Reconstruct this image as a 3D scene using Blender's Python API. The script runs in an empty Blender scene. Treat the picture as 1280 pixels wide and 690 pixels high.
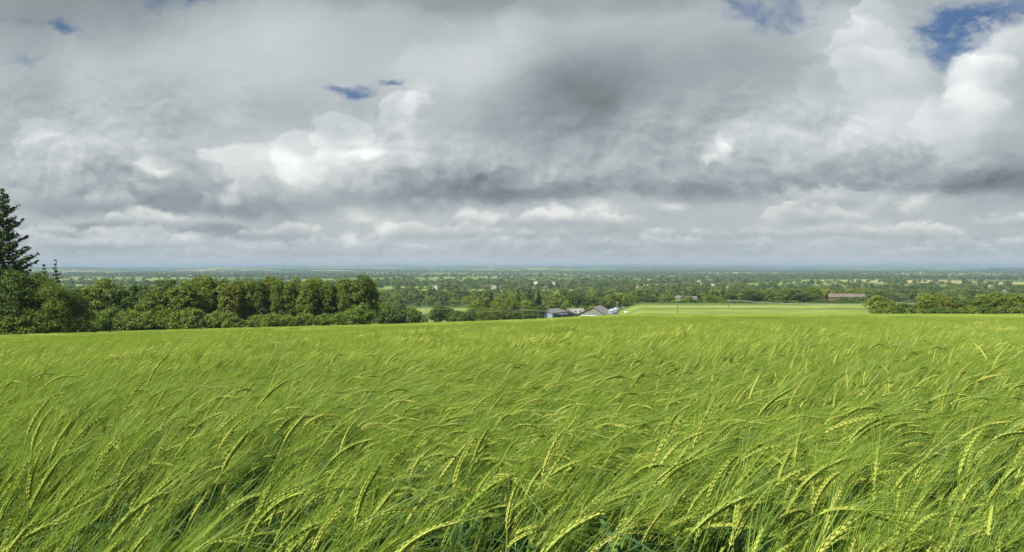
import bpy, math, random
import numpy as np
from mathutils import Vector, Euler, Matrix

rng = np.random.default_rng(7)
random.seed(7)
R = math.radians
SC = bpy.context.scene
COL = SC.collection
F = 1005.0            # focal length in photograph pixels (1280 wide)
HZ = 331.0            # eye level row
EYE = 1.30            # eye height over the soil

# ------------------------------------------------------------------ helpers
class MB:
    """collects vertices and faces and builds ONE mesh"""
    def __init__(s):
        s.v = []; s.f = []; s.n = 0
    def add(s, v, f, m=0):
        v = np.asarray(v, float).reshape(-1, 3); f = np.asarray(f, int)
        s.v.append(v); s.f.append((f + s.n, m)); s.n += len(v)
    def box(s, c, d, m=0, rz=0.0):
        c = np.array(c, float); d = np.array(d, float) / 2
        q = np.array([[-1,-1,-1],[1,-1,-1],[1,1,-1],[-1,1,-1],[-1,-1,1],[1,-1,1],[1,1,1],[-1,1,1]]) * d
        if rz:
            cs, sn = math.cos(rz), math.sin(rz)
            q = np.c_[q[:,0]*cs-q[:,1]*sn, q[:,0]*sn+q[:,1]*cs, q[:,2]]
        s.add(q + c, [[0,3,2,1],[4,5,6,7],[0,1,5,4],[1,2,6,5],[2,3,7,6],[3,0,4,7]], m)
    def tube(s, pts, rad, sides=6, m=0, cap=True):
        pts = np.asarray(pts, float); n = len(pts)
        rad = np.broadcast_to(np.asarray(rad, float), (n,))
        t = np.gradient(pts, axis=0); t /= np.linalg.norm(t, axis=1)[:, None] + 1e-12
        ref = np.array([0.31, 0.95, 0.0]) if abs(t[0] @ np.array([0.31,0.95,0])) < .95 else np.array([1.,0,0])
        a = np.cross(t, ref); a /= np.linalg.norm(a, axis=1)[:, None] + 1e-12
        b = np.cross(t, a)
        ang = np.arange(sides) * 2 * math.pi / sides
        ring = (a[:, None] * np.cos(ang)[None, :, None] + b[:, None] * np.sin(ang)[None, :, None]) * rad[:, None, None]
        v = (pts[:, None] + ring).reshape(-1, 3)
        i = np.arange(n - 1)[:, None] * sides; j = np.arange(sides)[None]; k = (j + 1) % sides
        f = np.stack([i + j, i + k, i + k + sides, i + j + sides], -1).reshape(-1, 4)
        s.add(v, f, m)
        if cap and sides > 2:
            s.f.append((np.array([[s.n - sides + q for q in range(sides)]]), m))
    def lathe(s, prof, sides=16, c=(0,0,0), m=0):
        prof = np.asarray(prof, float); ang = np.arange(sides) * 2 * math.pi / sides
        v = np.stack([prof[:, 0, None]*np.cos(ang), prof[:, 0, None]*np.sin(ang), np.repeat(prof[:, 1, None], sides, 1)], -1).reshape(-1, 3) + np.array(c)
        n = len(prof)
        i = np.arange(n - 1)[:, None] * sides; j = np.arange(sides)[None]; k = (j + 1) % sides
        s.add(v, np.stack([i + j, i + k, i + k + sides, i + j + sides], -1).reshape(-1, 4), m)
    def arrays(s):
        return np.concatenate(s.v), s.f
    def mesh(s, name, mats, smooth=False):
        V = np.concatenate(s.v); me = bpy.data.meshes.new(name)
        lens, idx, mi = [], [], []
        for f, m in s.f:
            lens.append(np.full(len(f), f.shape[1])); idx.append(f.ravel())
            mi.append(np.full(len(f), m) if np.isscalar(m) else np.asarray(m))
        lens = np.concatenate(lens); idx = np.concatenate(idx); mi = np.concatenate(mi)
        me.vertices.add(len(V)); me.vertices.foreach_set('co', V.astype(np.float32).ravel())
        me.loops.add(len(idx)); me.loops.foreach_set('vertex_index', idx.astype(np.int32))
        me.polygons.add(len(lens))
        st = np.concatenate([[0], np.cumsum(lens)[:-1]])
        me.polygons.foreach_set('loop_start', st.astype(np.int32))
        me.polygons.foreach_set('material_index', mi.astype(np.int32))
        me.polygons.foreach_set('use_smooth', np.full(len(lens), smooth))
        for m in (mats if isinstance(mats, (list, tuple)) else [mats]): me.materials.append(m)
        me.update(calc_edges=True); me.validate()
        return me

def put(name, mesh, parent=None, loc=(0,0,0), link=True):
    o = bpy.data.objects.new(name, mesh); o.location = loc
    if link: COL.objects.link(o)
    if parent: o.parent = parent
    return o
def tag(o, label, cat, group=None):
    o['label'] = label; o['category'] = cat
    if group: o['group'] = group
    return o
def thing(name, label, cat, loc=(0,0,0), rz=0, group=None):
    o = bpy.data.objects.new(name, None); COL.objects.link(o)
    o.location = loc; o.rotation_euler = (0, 0, rz); o.empty_display_size = .2
    return tag(o, label, cat, group)
ORD = 'first second third fourth fifth sixth seventh eighth ninth tenth eleventh twelfth thirteenth fourteenth fifteenth sixteenth seventeenth eighteenth nineteenth twentieth'.split()

# value noise in numpy for layout
_P = rng.random((256, 256))
def vnoise(x, y):
    x = np.asarray(x, float); y = np.asarray(y, float)
    xi = np.floor(x).astype(int); yi = np.floor(y).astype(int); fx = x - xi; fy = y - yi
    fx = fx*fx*(3-2*fx); fy = fy*fy*(3-2*fy)
    g = lambda a, b: _P[a % 256, b % 256]
    return (g(xi,yi)*(1-fx)+g(xi+1,yi)*fx)*(1-fy) + (g(xi,yi+1)*(1-fx)+g(xi+1,yi+1)*fx)*fy
def fbm(x, y, o=4):
    return sum(vnoise(np.asarray(x)*2**k + 17*k, np.asarray(y)*2**k + 31*k) / 2**(k+1) for k in range(o)) / (1 - .5**o)

# ------------------------------------------------------------------ node DSL
class S:
    """a node socket (or number) with arithmetic"""
    def __init__(s, nt, sock): s.nt = nt; s.k = sock
    def _m(s, op, *a, clamp=False):
        n = s.nt.nodes.new('ShaderNodeMath'); n.operation = op; n.use_clamp = clamp
        for i, q in enumerate(a):
            if isinstance(q, S): s.nt.links.new(q.k, n.inputs[i])
            else: n.inputs[i].default_value = q
        return S(s.nt, n.outputs[0])
    def __add__(s, o): return s._m('ADD', s, o)
    __radd__ = __add__
    def __sub__(s, o): return s._m('SUBTRACT', s, o)
    def __rsub__(s, o): return s._m('SUBTRACT', o, s)
    def __mul__(s, o): return s._m('MULTIPLY', s, o)
    __rmul__ = __mul__
    def __truediv__(s, o): return s._m('DIVIDE', s, o)
    def __neg__(s): return s * -1.0
    def max(s, o): return s._m('MAXIMUM', s, o)
    def min(s, o): return s._m('MINIMUM', s, o)
    def abs(s): return s._m('ABSOLUTE', s)
    def sqrt(s): return s._m('SQRT', s)
    def pow(s, e): return s._m('POWER', s, e)
    def clamp(s): return s._m('ADD', s, 0.0, clamp=True)
    def ss(s, a, b, lo=0., hi=1.):
        n = s.nt.nodes.new('ShaderNodeMapRange'); n.interpolation_type = 'SMOOTHSTEP'
        s.nt.links.new(s.k, n.inputs[0])
        for i, q in enumerate((a, b, lo, hi)): n.inputs[i+1].default_value = q
        return S(s.nt, n.outputs[0])
def nvec(nt, x, y, z=0.0):
    n = nt.nodes.new('ShaderNodeCombineXYZ')
    for i, q in enumerate((x, y, z)):
        if isinstance(q, S): nt.links.new(q.k, n.inputs[i])
        else: n.inputs[i].default_value = q
    return S(nt, n.outputs[0])
def nnoise(nt, vec, scale, detail=4, rough=.5, dist=0., col=False, typ='FBM'):
    n = nt.nodes.new('ShaderNodeTexNoise')
    n.noise_type = typ
    if vec is not None: nt.links.new(vec.k, n.inputs['Vector'])
    n.inputs['Scale'].default_value = scale; n.inputs['Detail'].default_value = detail
    n.inputs['Roughness'].default_value = rough; n.inputs['Distortion'].default_value = dist
    return S(nt, n.outputs['Color' if col else 0])
def nmix(nt, fac, a, b):
    n = nt.nodes.new('ShaderNodeMix'); n.data_type = 'RGBA'
    for sock, q in ((n.inputs[0], fac), (n.inputs[6], a), (n.inputs[7], b)):
        if isinstance(q, S): nt.links.new(q.k, sock)
        elif isinstance(q, (tuple, list)): sock.default_value = (*q[:3], 1)
        else: sock.default_value = q
    return S(nt, n.outputs[2])
def new_mat(name):
    m = bpy.data.materials.new(name); m.use_nodes = True; nt = m.node_tree
    return m, nt, nt.nodes['Principled BSDF'], nt.nodes['Material Output']
def objcoord(nt):
    return S(nt, nt.nodes.new('ShaderNodeTexCoord').outputs['Object'])

def surf_mat(name, c, c2=None, scale=3., rough=.8, detail=5, spec=.3, metal=0.):
    m, nt, p, _ = new_mat(name)
    c2 = c2 or tuple(q * .7 for q in c)
    n = nnoise(nt, objcoord(nt), scale, detail, .6)
    nt.links.new(nmix(nt, n.ss(.3, .7), c, c2).k, p.inputs['Base Color'])
    p.inputs['Roughness'].default_value = rough; p.inputs['Specular IOR Level'].default_value = spec
    p.inputs['Metallic'].default_value = metal
    return m

def leaf_mat(name, c, c2, transl=.35, tc=None, rough=.55, spec=.25, per_obj=.5, nscale=.6):
    """thin leaf: principled mixed with translucent; hue varies per plant, per leaf and by patches"""
    m, nt, p, out = new_mat(name)
    oi = nt.nodes.new('ShaderNodeObjectInfo'); ge = nt.nodes.new('ShaderNodeNewGeometry')
    rnd = S(nt, oi.outputs['Random']); isl = S(nt, ge.outputs['Random Per Island'])
    n = nnoise(nt, objcoord(nt), nscale, 2, .5)
    fac = (rnd * per_obj + isl * .35 + n.ss(.3, .7) * .45 - .1).clamp()
    colr = nmix(nt, fac, c, c2)
    nt.links.new(colr.k, p.inputs['Base Color'])
    p.inputs['Roughness'].default_value = rough; p.inputs['Specular IOR Level'].default_value = spec
    t = nt.nodes.new('ShaderNodeBsdfTranslucent')
    if tc: nt.links.new(nmix(nt, .5, colr, tc).k, t.inputs['Color'])
    else: nt.links.new(colr.k, t.inputs['Color'])
    mx = nt.nodes.new('ShaderNodeMixShader'); mx.inputs[0].default_value = transl
    nt.links.new(p.outputs[0], mx.inputs[1]); nt.links.new(t.outputs[0], mx.inputs[2])
    nt.links.new(mx.outputs[0], out.inputs['Surface'])
    return m

# ------------------------------------------------------------------ terrain
_SU = np.array([-1.2, -.8, -.637, -.4, -.14, .02, .14, .45, .637, .8, 1.2])
_SV = np.array([.094, .089, .0850, .0785, .0720, .0665, .0605, .0598, .0600, .0595, .058])
_LD = np.array([235, 300, 400, 500, 700, 900, 1240, 2000, 3000, 5000, 8000, 13000, 30000.])
_LZ = np.array([0, -23.8, -28.0, -31, -36, -39, -43, -47.5, -51, -56, -59, -60, -60.])
_RZ = np.array([0, -16.6, -20.3, -23.6, -34, -39, -43, -47.5, -51, -56, -59, -60, -60.])
_HX = (np.array([-200, 0, 110, 150, 212, 221, 235, 400, 450, 640, 800, 850, 900, 950, 1040, 1090, 1150, 1280, 1500]) - 640) / F
_HY = np.array([333, 334, 335.2, 335.5, 334.2, 332.9, 334.6, 333.6, 332.4, 332.9, 332, 333, 331.6, 332.6, 332.4, 332.2, 330.6, 330.8, 331])
def ss(x, a, b):
    t = np.clip((x - a) / (b - a), 0, 1); return t*t*(3-2*t)
def ground_z(x, y):
    x = np.asarray(x, float); y = np.asarray(y, float)
    d = np.maximum(y, np.abs(x) * .5)               # depth, sensible to the sides too
    u = np.clip(x / np.maximum(d, 1.), -1.2, 1.2)
    s = np.interp(u, _SU, _SV)
    near = -EYE - s * np.where(y < 235, np.maximum(y, -60), 235.)
    near = np.where((y < 235), near, -EYE - s * 235)
    w = ss(u, .112, .165)
    ld = np.log(_LD); q = np.log(np.maximum(d, 235))
    lz, rz = _LZ.copy(), _RZ.copy()
    zl = np.interp(q, ld[1:], lz[1:]); zr = np.interp(q, ld[1:], rz[1:])
    far = zl * (1 - w) + zr * w
    t = np.clip((d - 235) / 65., 0, 1)
    z = np.where(d > 235, near * (1 - t) + far * t, near)
    z = z + 1.5 * ss(u, .0, .04) * (1 - ss(u, .112, .165)) * np.exp(-((d - 405) / 85.)**2)     # the farm's knoll
    # rolling relief of the plain and the blue ridges on the horizon
    roll = ss(d, 700, 1500)
    z = z + roll * (fbm(x / 700. + 3, y / 900. + 9, 3) - .5) * np.minimum(10., d * .004) * 1.0
    az = u
    r1 = (fbm(az * 9 + 40, d / 3000., 3) - .45) * 80 * np.exp(-((d - 8200) / 1500.)**2)
    r2 = (20 + (fbm(az * 7 + 80, d / 4000., 3) - .5) * 75) * np.exp(-((d - 14000) / 2200.)**2)
    top = -(np.interp(az, _HX, _HY) - HZ - 1.5) / F * 23000 + (fbm(az * 16 + 5, az * 0, 4) - .5) * 60
    r3 = (top + 60) * ss(d, 18500, 23000)
    return z + np.where(y > 0, r1 + r2 + r3, 0)
def at(px, d, sink=0.):
    """ground point in the column px of the photograph at depth d"""
    x = (px - 640) / F * d
    return Vector((x, d, float(ground_z(x, d)) - sink))
def top_h(px, ytop, d):
    """height over ground for something whose top shows at row ytop"""
    return (HZ - ytop) / F * d - float(ground_z((px - 640) / F * d, d))
def field_edge(u):
    return np.interp(u, [-.9, -.66, -.548, -.52, -.185, -.168, .6, .9], [118, 121, 127, 176, 184, 233, 233, 230])

# field cells of the plain
CELL = 250.
def cells(x, y, want=2):
    x = np.asarray(x, float); y = np.asarray(y, float)
    sc = np.where(y > 6000, 2.2, 1.0)
    gx = x / (CELL * 1.35 * sc); gy = y / (CELL * sc)
    ix = np.floor(gx).astype(int); iy = np.floor(gy).astype(int)
    b1 = np.full(x.shape, 9.); b2 = np.full(x.shape, 9.); cid = np.zeros(x.shape, int)
    for ax in (-1, 0, 1):
        for ay in (-1, 0, 1):
            cx = ix + ax; cy = iy + ay
            jx = _P[(cx * 7 + 3) % 256, (cy * 13 + 5) % 256]; jy = _P[(cx * 11 + 90) % 256, (cy * 5 + 41) % 256]
            dd = np.hypot(cx + jx - gx, cy + jy - gy)
            nw = dd < b1
            b2 = np.where(nw, b1, np.minimum(b2, dd)); cid = np.where(nw, cx * 1009 + cy * 31, cid); b1 = np.where(nw, dd, b1)
    h = _P[cid % 256, (cid // 256) % 256]
    return (b2 - b1) * CELL * sc, h

def build_ground():
    az = np.concatenate([np.linspace(-35.5, 35.5, 760), np.linspace(37, 323, 110)])
    az = np.radians(az); na = len(az)
    rr = np.concatenate([[.35], np.geomspace(.6, 25500, 470)])
    nr = len(rr)
    x = rr[:, None] * np.sin(az)[None]; y = rr[:, None] * np.cos(az)[None]
    V = np.stack([x, y, ground_z(x, y)], -1).reshape(-1, 3)
    i = np.arange(nr - 1)[:, None] * na; j = np.arange(na)[None]; k = (j + 1) % na
    f = np.stack([i + j, i + k, i + k + na, i + j + na], -1).reshape(-1, 4)[:, ::-1]
    b = MB(); b.add(V, f)
    c0 = len(V)
    b.add([[0, 0, -EYE]], np.zeros((0, 4), int))
    jj = np.arange(na)
    b.f.append((np.stack([np.full(na, c0), (jj + 1) % na, jj], -1), 0))
    # crop colours, one per face, plus cloud shade painted on the meadow
    fc = V[f].mean(1); cx, cy = fc[:, 0], fc[:, 1]
    d = np.maximum(cy, 1.); u = cx / d
    bd, h = cells(cx, cy)
    pal = np.array([[.110,.180,.034],[.150,.220,.044],[.070,.125,.030],[.200,.250,.062],[.120,.190,.040],[.060,.110,.028],[.150,.120,.070],[.290,.260,.105]])
    hi = np.searchsorted([.22,.42,.60,.72,.84,.92,.96], h)
    colr = pal[hi] * .86
    wood = (fbm(cx / 1300. + 11, cy / 420. + 3, 3) > .61) & (d > 700)
    colr[wood] = [.030, .052, .018]
    colr[(bd < 6) & (d > 420)] = [.035, .060, .020]
    near = (d < 300) | (cy < 0)
    colr[near] = [.060, .085, .025]
    # the meadow right of the barns: cloud-shadow bands painted into the grass colour
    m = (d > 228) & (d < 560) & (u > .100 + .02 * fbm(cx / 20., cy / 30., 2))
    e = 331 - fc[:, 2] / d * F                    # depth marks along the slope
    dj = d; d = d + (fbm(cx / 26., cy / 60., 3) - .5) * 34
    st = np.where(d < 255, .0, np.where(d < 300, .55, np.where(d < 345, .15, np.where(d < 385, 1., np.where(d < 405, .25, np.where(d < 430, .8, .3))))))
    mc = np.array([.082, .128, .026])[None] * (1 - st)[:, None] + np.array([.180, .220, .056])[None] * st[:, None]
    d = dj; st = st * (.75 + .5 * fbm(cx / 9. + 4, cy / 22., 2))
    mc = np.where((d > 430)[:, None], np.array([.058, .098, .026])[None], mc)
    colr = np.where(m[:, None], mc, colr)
    m2 = (d > 420) & (d < 640) & (u < .118) & (u > -.22)
    colr[m2] = np.where((d[m2] > 520)[:, None], [.140, .190, .044], [.045, .098, .034])
    hm = fbm(cx / 3000., cy / 4000. + 20, 3)
    farw = (d > 9000) & (hm > .50)
    colr[farw] = [.035, .055, .025]
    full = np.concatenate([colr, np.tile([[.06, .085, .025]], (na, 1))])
    mat, nt, p, _ = new_mat('land')
    a = nt.nodes.new('ShaderNodeAttribute'); a.attribute_name = 'crop'
    n1 = nnoise(nt, objcoord(nt), .05, 6, .6); n2 = nnoise(nt, objcoord(nt), 1.7, 4, .6)
    v = nt.nodes.new('ShaderNodeMix'); v.data_type = 'RGBA'; v.blend_type = 'MULTIPLY'; v.inputs[0].default_value = 1
    nt.links.new(a.outputs['Color'], v.inputs[6])
    g = n1.ss(.25, .75, .72, 1.2) * n2.ss(.25, .75, .8, 1.15)
    nt.links.new(nvec(nt, g, g, g * .9).k, v.inputs[7])
    nt.links.new(v.outputs[2], p.inputs['Base Color']); p.inputs['Roughness'].default_value = .95
    p.inputs['Specular IOR Level'].default_value = .1
    me = b.mesh('ground', mat, True)
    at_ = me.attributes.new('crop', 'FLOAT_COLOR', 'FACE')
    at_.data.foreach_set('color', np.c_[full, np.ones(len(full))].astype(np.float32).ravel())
    o = put('ground', me); o['kind'] = 'structure'
    return o
build_ground()

# ------------------------------------------------------------------ barley
M_EAR = leaf_mat('barley_ear', (.200, .300, .044), (.39, .405, .085), .25, per_obj=.6, nscale=4)
M_AWN = leaf_mat('barley_awn', (.150, .240, .030), (.230, .320, .044), .50, per_obj=.6, nscale=4, rough=.4)
M_STEM = leaf_mat('barley_stem', (.075, .140, .022), (.12, .19, .030), .30, per_obj=.6, nscale=4)
M_BLADE = leaf_mat('barley_blade', (.040, .115, .034), (.08, .165, .055), .40, per_obj=.5, nscale=4, rough=.55, spec=.22)
BM = [M_STEM, M_BLADE, M_EAR, M_AWN]

def bend_curve(L, a0, a1, n, p=2.0, start=(0, 0, 0), yaw=0.):
    """points of a stalk bending from the angle a0 to a1 off vertical"""
    t = np.linspace(0, 1, n); th = a0 + (a1 - a0) * t**p
    st = L / (n - 1); x = np.concatenate([[0], np.cumsum(np.sin((th[1:] + th[:-1]) / 2)) * st]); z = np.concatenate([[0], np.cumsum(np.cos((th[1:] + th[:-1]) / 2)) * st])
    return np.c_[x * math.cos(yaw), x * math.sin(yaw), z] + np.array(start), th

def ribbon(b, pts, w, side, m):
    """flat leaf along pts, width w(t), across direction side"""
    n = len(pts); side = np.broadcast_to(side, (n, 3))
    V = np.concatenate([pts - side * w[:, None] / 2, pts + side * w[:, None] / 2])
    i = np.arange(n - 1)
    b.add(V, np.stack([i, i + 1, i + 1 + n, i + n], -1), m)

def barley(r, kind, H=.80):
    """builders (stem, leaves, ear, beard) of one plant bending towards +X"""
    stem, ear, beard, leaves = MB(), MB(), MB(), []
    lean, arc = {'upright': (r.uniform(12, 26), r.uniform(35, 55)), 'leaning': (r.uniform(28, 44), r.uniform(58, 84)), 'arched': (r.uniform(46, 66), r.uniform(92, 122))}[kind]
    La = H * {'upright': .98, 'leaning': 1.04, 'arched': 1.12}[kind] * r.uniform(.95, 1.05)
    P, th = bend_curve(La, R(r.uniform(-2, 5)), R(lean), 11, 2.3)
    P[:, 1] += np.linspace(0, 1, 11)**2 * r.uniform(-.05, .05)
    stem.tube(P, np.linspace(.0022, .0013, 11), 3)
    # leaves
    for q in range(3):
        k = [3, 5, 7][q]; yaw = r.uniform(-1.2, 1.2) + (math.pi if r.random() < .3 else 0)
        LP, lt = bend_curve(r.uniform(.16, .27), R(r.uniform(12, 28)), R(r.uniform(75, 140)), 8, 1.4, P[k], yaw)
        t = np.linspace(0, 1, 8); w = .0135 * r.uniform(.8, 1.35) * np.clip(np.minimum(t * 8 + .35, 1), 0, 1) * (1 - t**2.2) + .0006
        lb = MB(); tw = r.uniform(-.6, .6)
        sd = np.array([-math.sin(yaw), math.cos(yaw), tw * .5]); sd /= np.linalg.norm(sd)
        ribbon(lb, LP, w, sd, 0); leaves.append(lb)
    # ear: four rows of grain along a bending axis
    n = 23; EL = r.uniform(.085, .128)
    EP, et = bend_curve(EL, R(lean), R(arc), n, 1.0, P[-1])
    T = np.gradient(EP, axis=0); T /= np.linalg.norm(T, axis=1)[:, None]
    ear.tube(EP, .0027 * np.interp(np.linspace(0, 1, n), [0, .15, .8, 1], [.6, 1, .9, .4]), 6)
    B = np.array([0, 1., 0]); spin = r.uniform(0, 3.14)
    for k in range(n):
        tt = k / (n - 1); N = np.cross(B, T[k]); fat = (1.0 - .45 * max(0, tt - .6) / .4) * min(1, .7 + tt * 3)
        for q in (0, 1):
            a = spin + math.pi * q + (math.pi / 2) * (k % 2)
            O = N * math.cos(a) + B * math.sin(a)
            ax = T[k] * .98 + O * .17; ax /= np.linalg.norm(ax)
            c0 = EP[k] + O * .0018; gl = .0145 * fat; gw = .0020 * fat
            s1 = np.cross(ax, O); s1 /= np.linalg.norm(s1); s2 = np.cross(s1, ax)
            mid = c0 + ax * gl * .40
            v = [c0, mid + s1*gw, mid + s2*gw, mid - s1*gw, mid - s2*gw, c0 + ax * gl]
            ear.add(v, [[0,2,1],[0,3,2],[0,4,3],[0,1,4],[5,1,2],[5,2,3],[5,3,4],[5,4,1]])
            if r.random() < .35: continue
            # awn of this grain
            al = r.uniform(.11, .16) * (1.05 - .25 * tt); p0 = c0 + ax * gl * .9
            d1 = T[k] * .97 + O * r.uniform(.10, .22) + r.normal(0, .03, 3); d1 /= np.linalg.norm(d1)
            sag = np.array([.10, 0, -.12 - .10 * r.random()])
            p1 = p0 + d1 * al * .5; d2 = d1 + sag * .6; d2 /= np.linalg.norm(d2); p2 = p1 + d2 * al * .5
            sv = np.cross(d1, r.normal(0, 1, 3)); sv /= np.linalg.norm(sv); aw = .00050
            beard.add([p0 - sv*aw, p0 + sv*aw, p1 + sv*aw*.8, p1 - sv*aw*.8, p2], [[0, 1, 2], [0, 2, 3], [3, 2, 4]])
    return stem, leaves, ear, beard

KINDS = ['upright'] * 6 + ['leaning'] * 8 + ['arched'] * 8
rb = np.random.default_rng(21)
PLANTS = [barley(rb, k) for k in KINDS]

# prototype plants (joined) for the countless mass
pc = bpy.data.collections.new('barley_kinds')
for i, (st, lv, ea, be) in enumerate(PLANTS):
    b = MB()
    for part, m in [(st, 0)] + [(l, 1) for l in lv] + [(ea, 2), (be, 3)]:
        v, fs = part.arrays(); base = b.n
        b.v.append(v); b.n += len(v)
        for f, _ in fs: b.f.append((f + base, m))
    o = bpy.data.objects.new('barley_stalk_a%02d' % i, b.mesh('barley_stalk', BM, True)); pc.objects.link(o)
NP = len(PLANTS)

def lod_patch(r, size, count, detail, tops=False):
    """a small square of barley, simplified with distance"""
    b = MB()
    for _ in range(count):
        ox, oy = r.uniform(-size/2, size/2, 2); yaw = r.normal(0, .45)
        k = r.choice(3, p=[.4, .38, .22]); lean = R([r.uniform(8, 24), r.uniform(22, 42), r.uniform(42, 62)][k]); arc = R([40, 68, 100][k] + r.uniform(-12, 12))
        H = .80 * [.98, 1.04, 1.10][k] * r.uniform(.88, 1.08)
        P, _t = bend_curve(H, 0., lean, 5, 2.3, (0, 0, 0)); E, _t = bend_curve(.115, lean, arc, 4, 1., P[-1])
        A, _t = bend_curve(.12, arc, arc + .25, 3, 1., E[-1])
        cs, sn = math.cos(yaw), math.sin(yaw)
        rot = lambda q: np.c_[q[:,0]*cs - q[:,1]*sn + ox, q[:,0]*sn + q[:,1]*cs + oy, q[:,2]]
        P, E, A = rot(P), rot(E), rot(A)
        side = np.array([.7 * cs - .7 * sn, .7 * sn + .7 * cs, 0]) if r.random() < .5 else np.array([1., 0, 0])
        w = detail
        if not tops: ribbon(b, P[2:], np.full(3, .004 * w), side, 0)
        t = np.array([.5, 1, 1, .45])
        up = np.array([0, 0, 1.]); pr = np.array([-sn, cs, 0])
        b.tube(E, t * (.0040 if w < 1.2 else .0062 if tops else .0036), 3, 2, cap=False)
        for _a in range(3 if tops else 8 if w < 1.2 else 13):
            s0 = E[r.integers(0, 4)]; tip = A[-1] + r.normal(0, .022, 3) if r.random() < .7 else s0 + (E[-1] - E[0]) * 1.3 + r.normal(0, .02, 3)
            sv = np.array([0, 0, 1.]) if r.random() < (.2 if tops else .5) else pr
            b.add([s0 - sv * .0011 * w, s0 + sv * .0011 * w, tip], [[0, 1, 2]], 3)
        if not tops and r.random() < (.7 if w < 1.2 else .25):
            yw = r.uniform(0, 6.28); L, _t = bend_curve(r.uniform(.15, .26), R(15), R(r.uniform(70, 120)), 4, 1.4, P[r.integers(2, 4)], yw)
            ribbon(b, L, np.array([.008, .011, .008, .001]) * w, np.array([-math.sin(yw), math.cos(yw), 0]), 1)
    return b
rp = np.random.default_rng(5)
for i in range(6):
    o = bpy.data.objects.new('barley_stalk_b%02d' % i, lod_patch(rp, .6, 150, 1.0).mesh('barley_patch', BM, True)); pc.objects.link(o)
for i in range(5):
    o = bpy.data.objects.new('barley_stalk_c%02d' % i, lod_patch(rp, 2.0, 1000, 1.5).mesh('barley_patch', BM, True)); pc.objects.link(o)

for i in range(4):
    o = bpy.data.objects.new('barley_stalk_d%02d' % i, lod_patch(rp, 2.0, 1900, 1.6, True).mesh('barley_patch', BM, True)); pc.objects.link(o)

def scatter_object(name, coll, pts, idx, rot, scl, kind='stuff'):
    """ONE object whose geometry nodes set a prototype on every point"""
    me = bpy.data.meshes.new(name); n = len(pts)
    me.vertices.add(n); me.vertices.foreach_set('co', np.asarray(pts, np.float32).ravel())
    for nm, typ, key, arr in (('pick', 'INT', 'value', np.asarray(idx, np.int32)), ('turn', 'FLOAT_VECTOR', 'vector', np.asarray(rot, np.float32)), ('size', 'FLOAT_VECTOR', 'vector', np.asarray(scl, np.float32))):
        me.attributes.new(nm, typ, 'POINT').data.foreach_set(key, arr.ravel())
    o = put(name, me); o['kind'] = kind
    g = bpy.data.node_groups.new(name + '_scatter', 'GeometryNodeTree')
    g.interface.new_socket('Geometry', in_out='INPUT', socket_type='NodeSocketGeometry')
    g.interface.new_socket('Geometry', in_out='OUTPUT', socket_type='NodeSocketGeometry')
    gi = g.nodes.new('NodeGroupInput'); go = g.nodes.new('NodeGroupOutput')
    ci = g.nodes.new('GeometryNodeCollectionInfo'); ci.inputs['Collection'].default_value = coll
    ci.inputs['Separate Children'].default_value = True; ci.inputs['Reset Children'].default_value = True
    ip = g.nodes.new('GeometryNodeInstanceOnPoints'); ip.inputs['Pick Instance'].default_value = True
    g.links.new(gi.outputs[0], ip.inputs['Points']); g.links.new(ci.outputs[0], ip.inputs['Instance'])
    for nm, typ, sock in (('pick', 'INT', 'Instance Index'), ('turn', 'FLOAT_VECTOR', 'Rotation'), ('size', 'FLOAT_VECTOR', 'Scale')):
        a = g.nodes.new('GeometryNodeInputNamedAttribute'); a.data_type = typ; a.inputs['Name'].default_value = nm
        out = [q for q in a.outputs if q.enabled and q.name == 'Attribute'][0]
        g.links.new(out, ip.inputs[sock])
    g.links.new(ip.outputs[0], go.inputs[0])
    md = o.modifiers.new('scatter', 'NODES'); md.node_group = g
    return o

def jgrid(x0, x1, y0, y1, s, r):
    gx, gy = np.meshgrid(np.arange(x0, x1, s), np.arange(y0, y1, s))
    gx = gx.ravel(); gy = gy.ravel()
    return gx + r.uniform(-.5, .5, len(gx)) * s, gy + r.uniform(-.5, .5, len(gy)) * s

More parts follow.
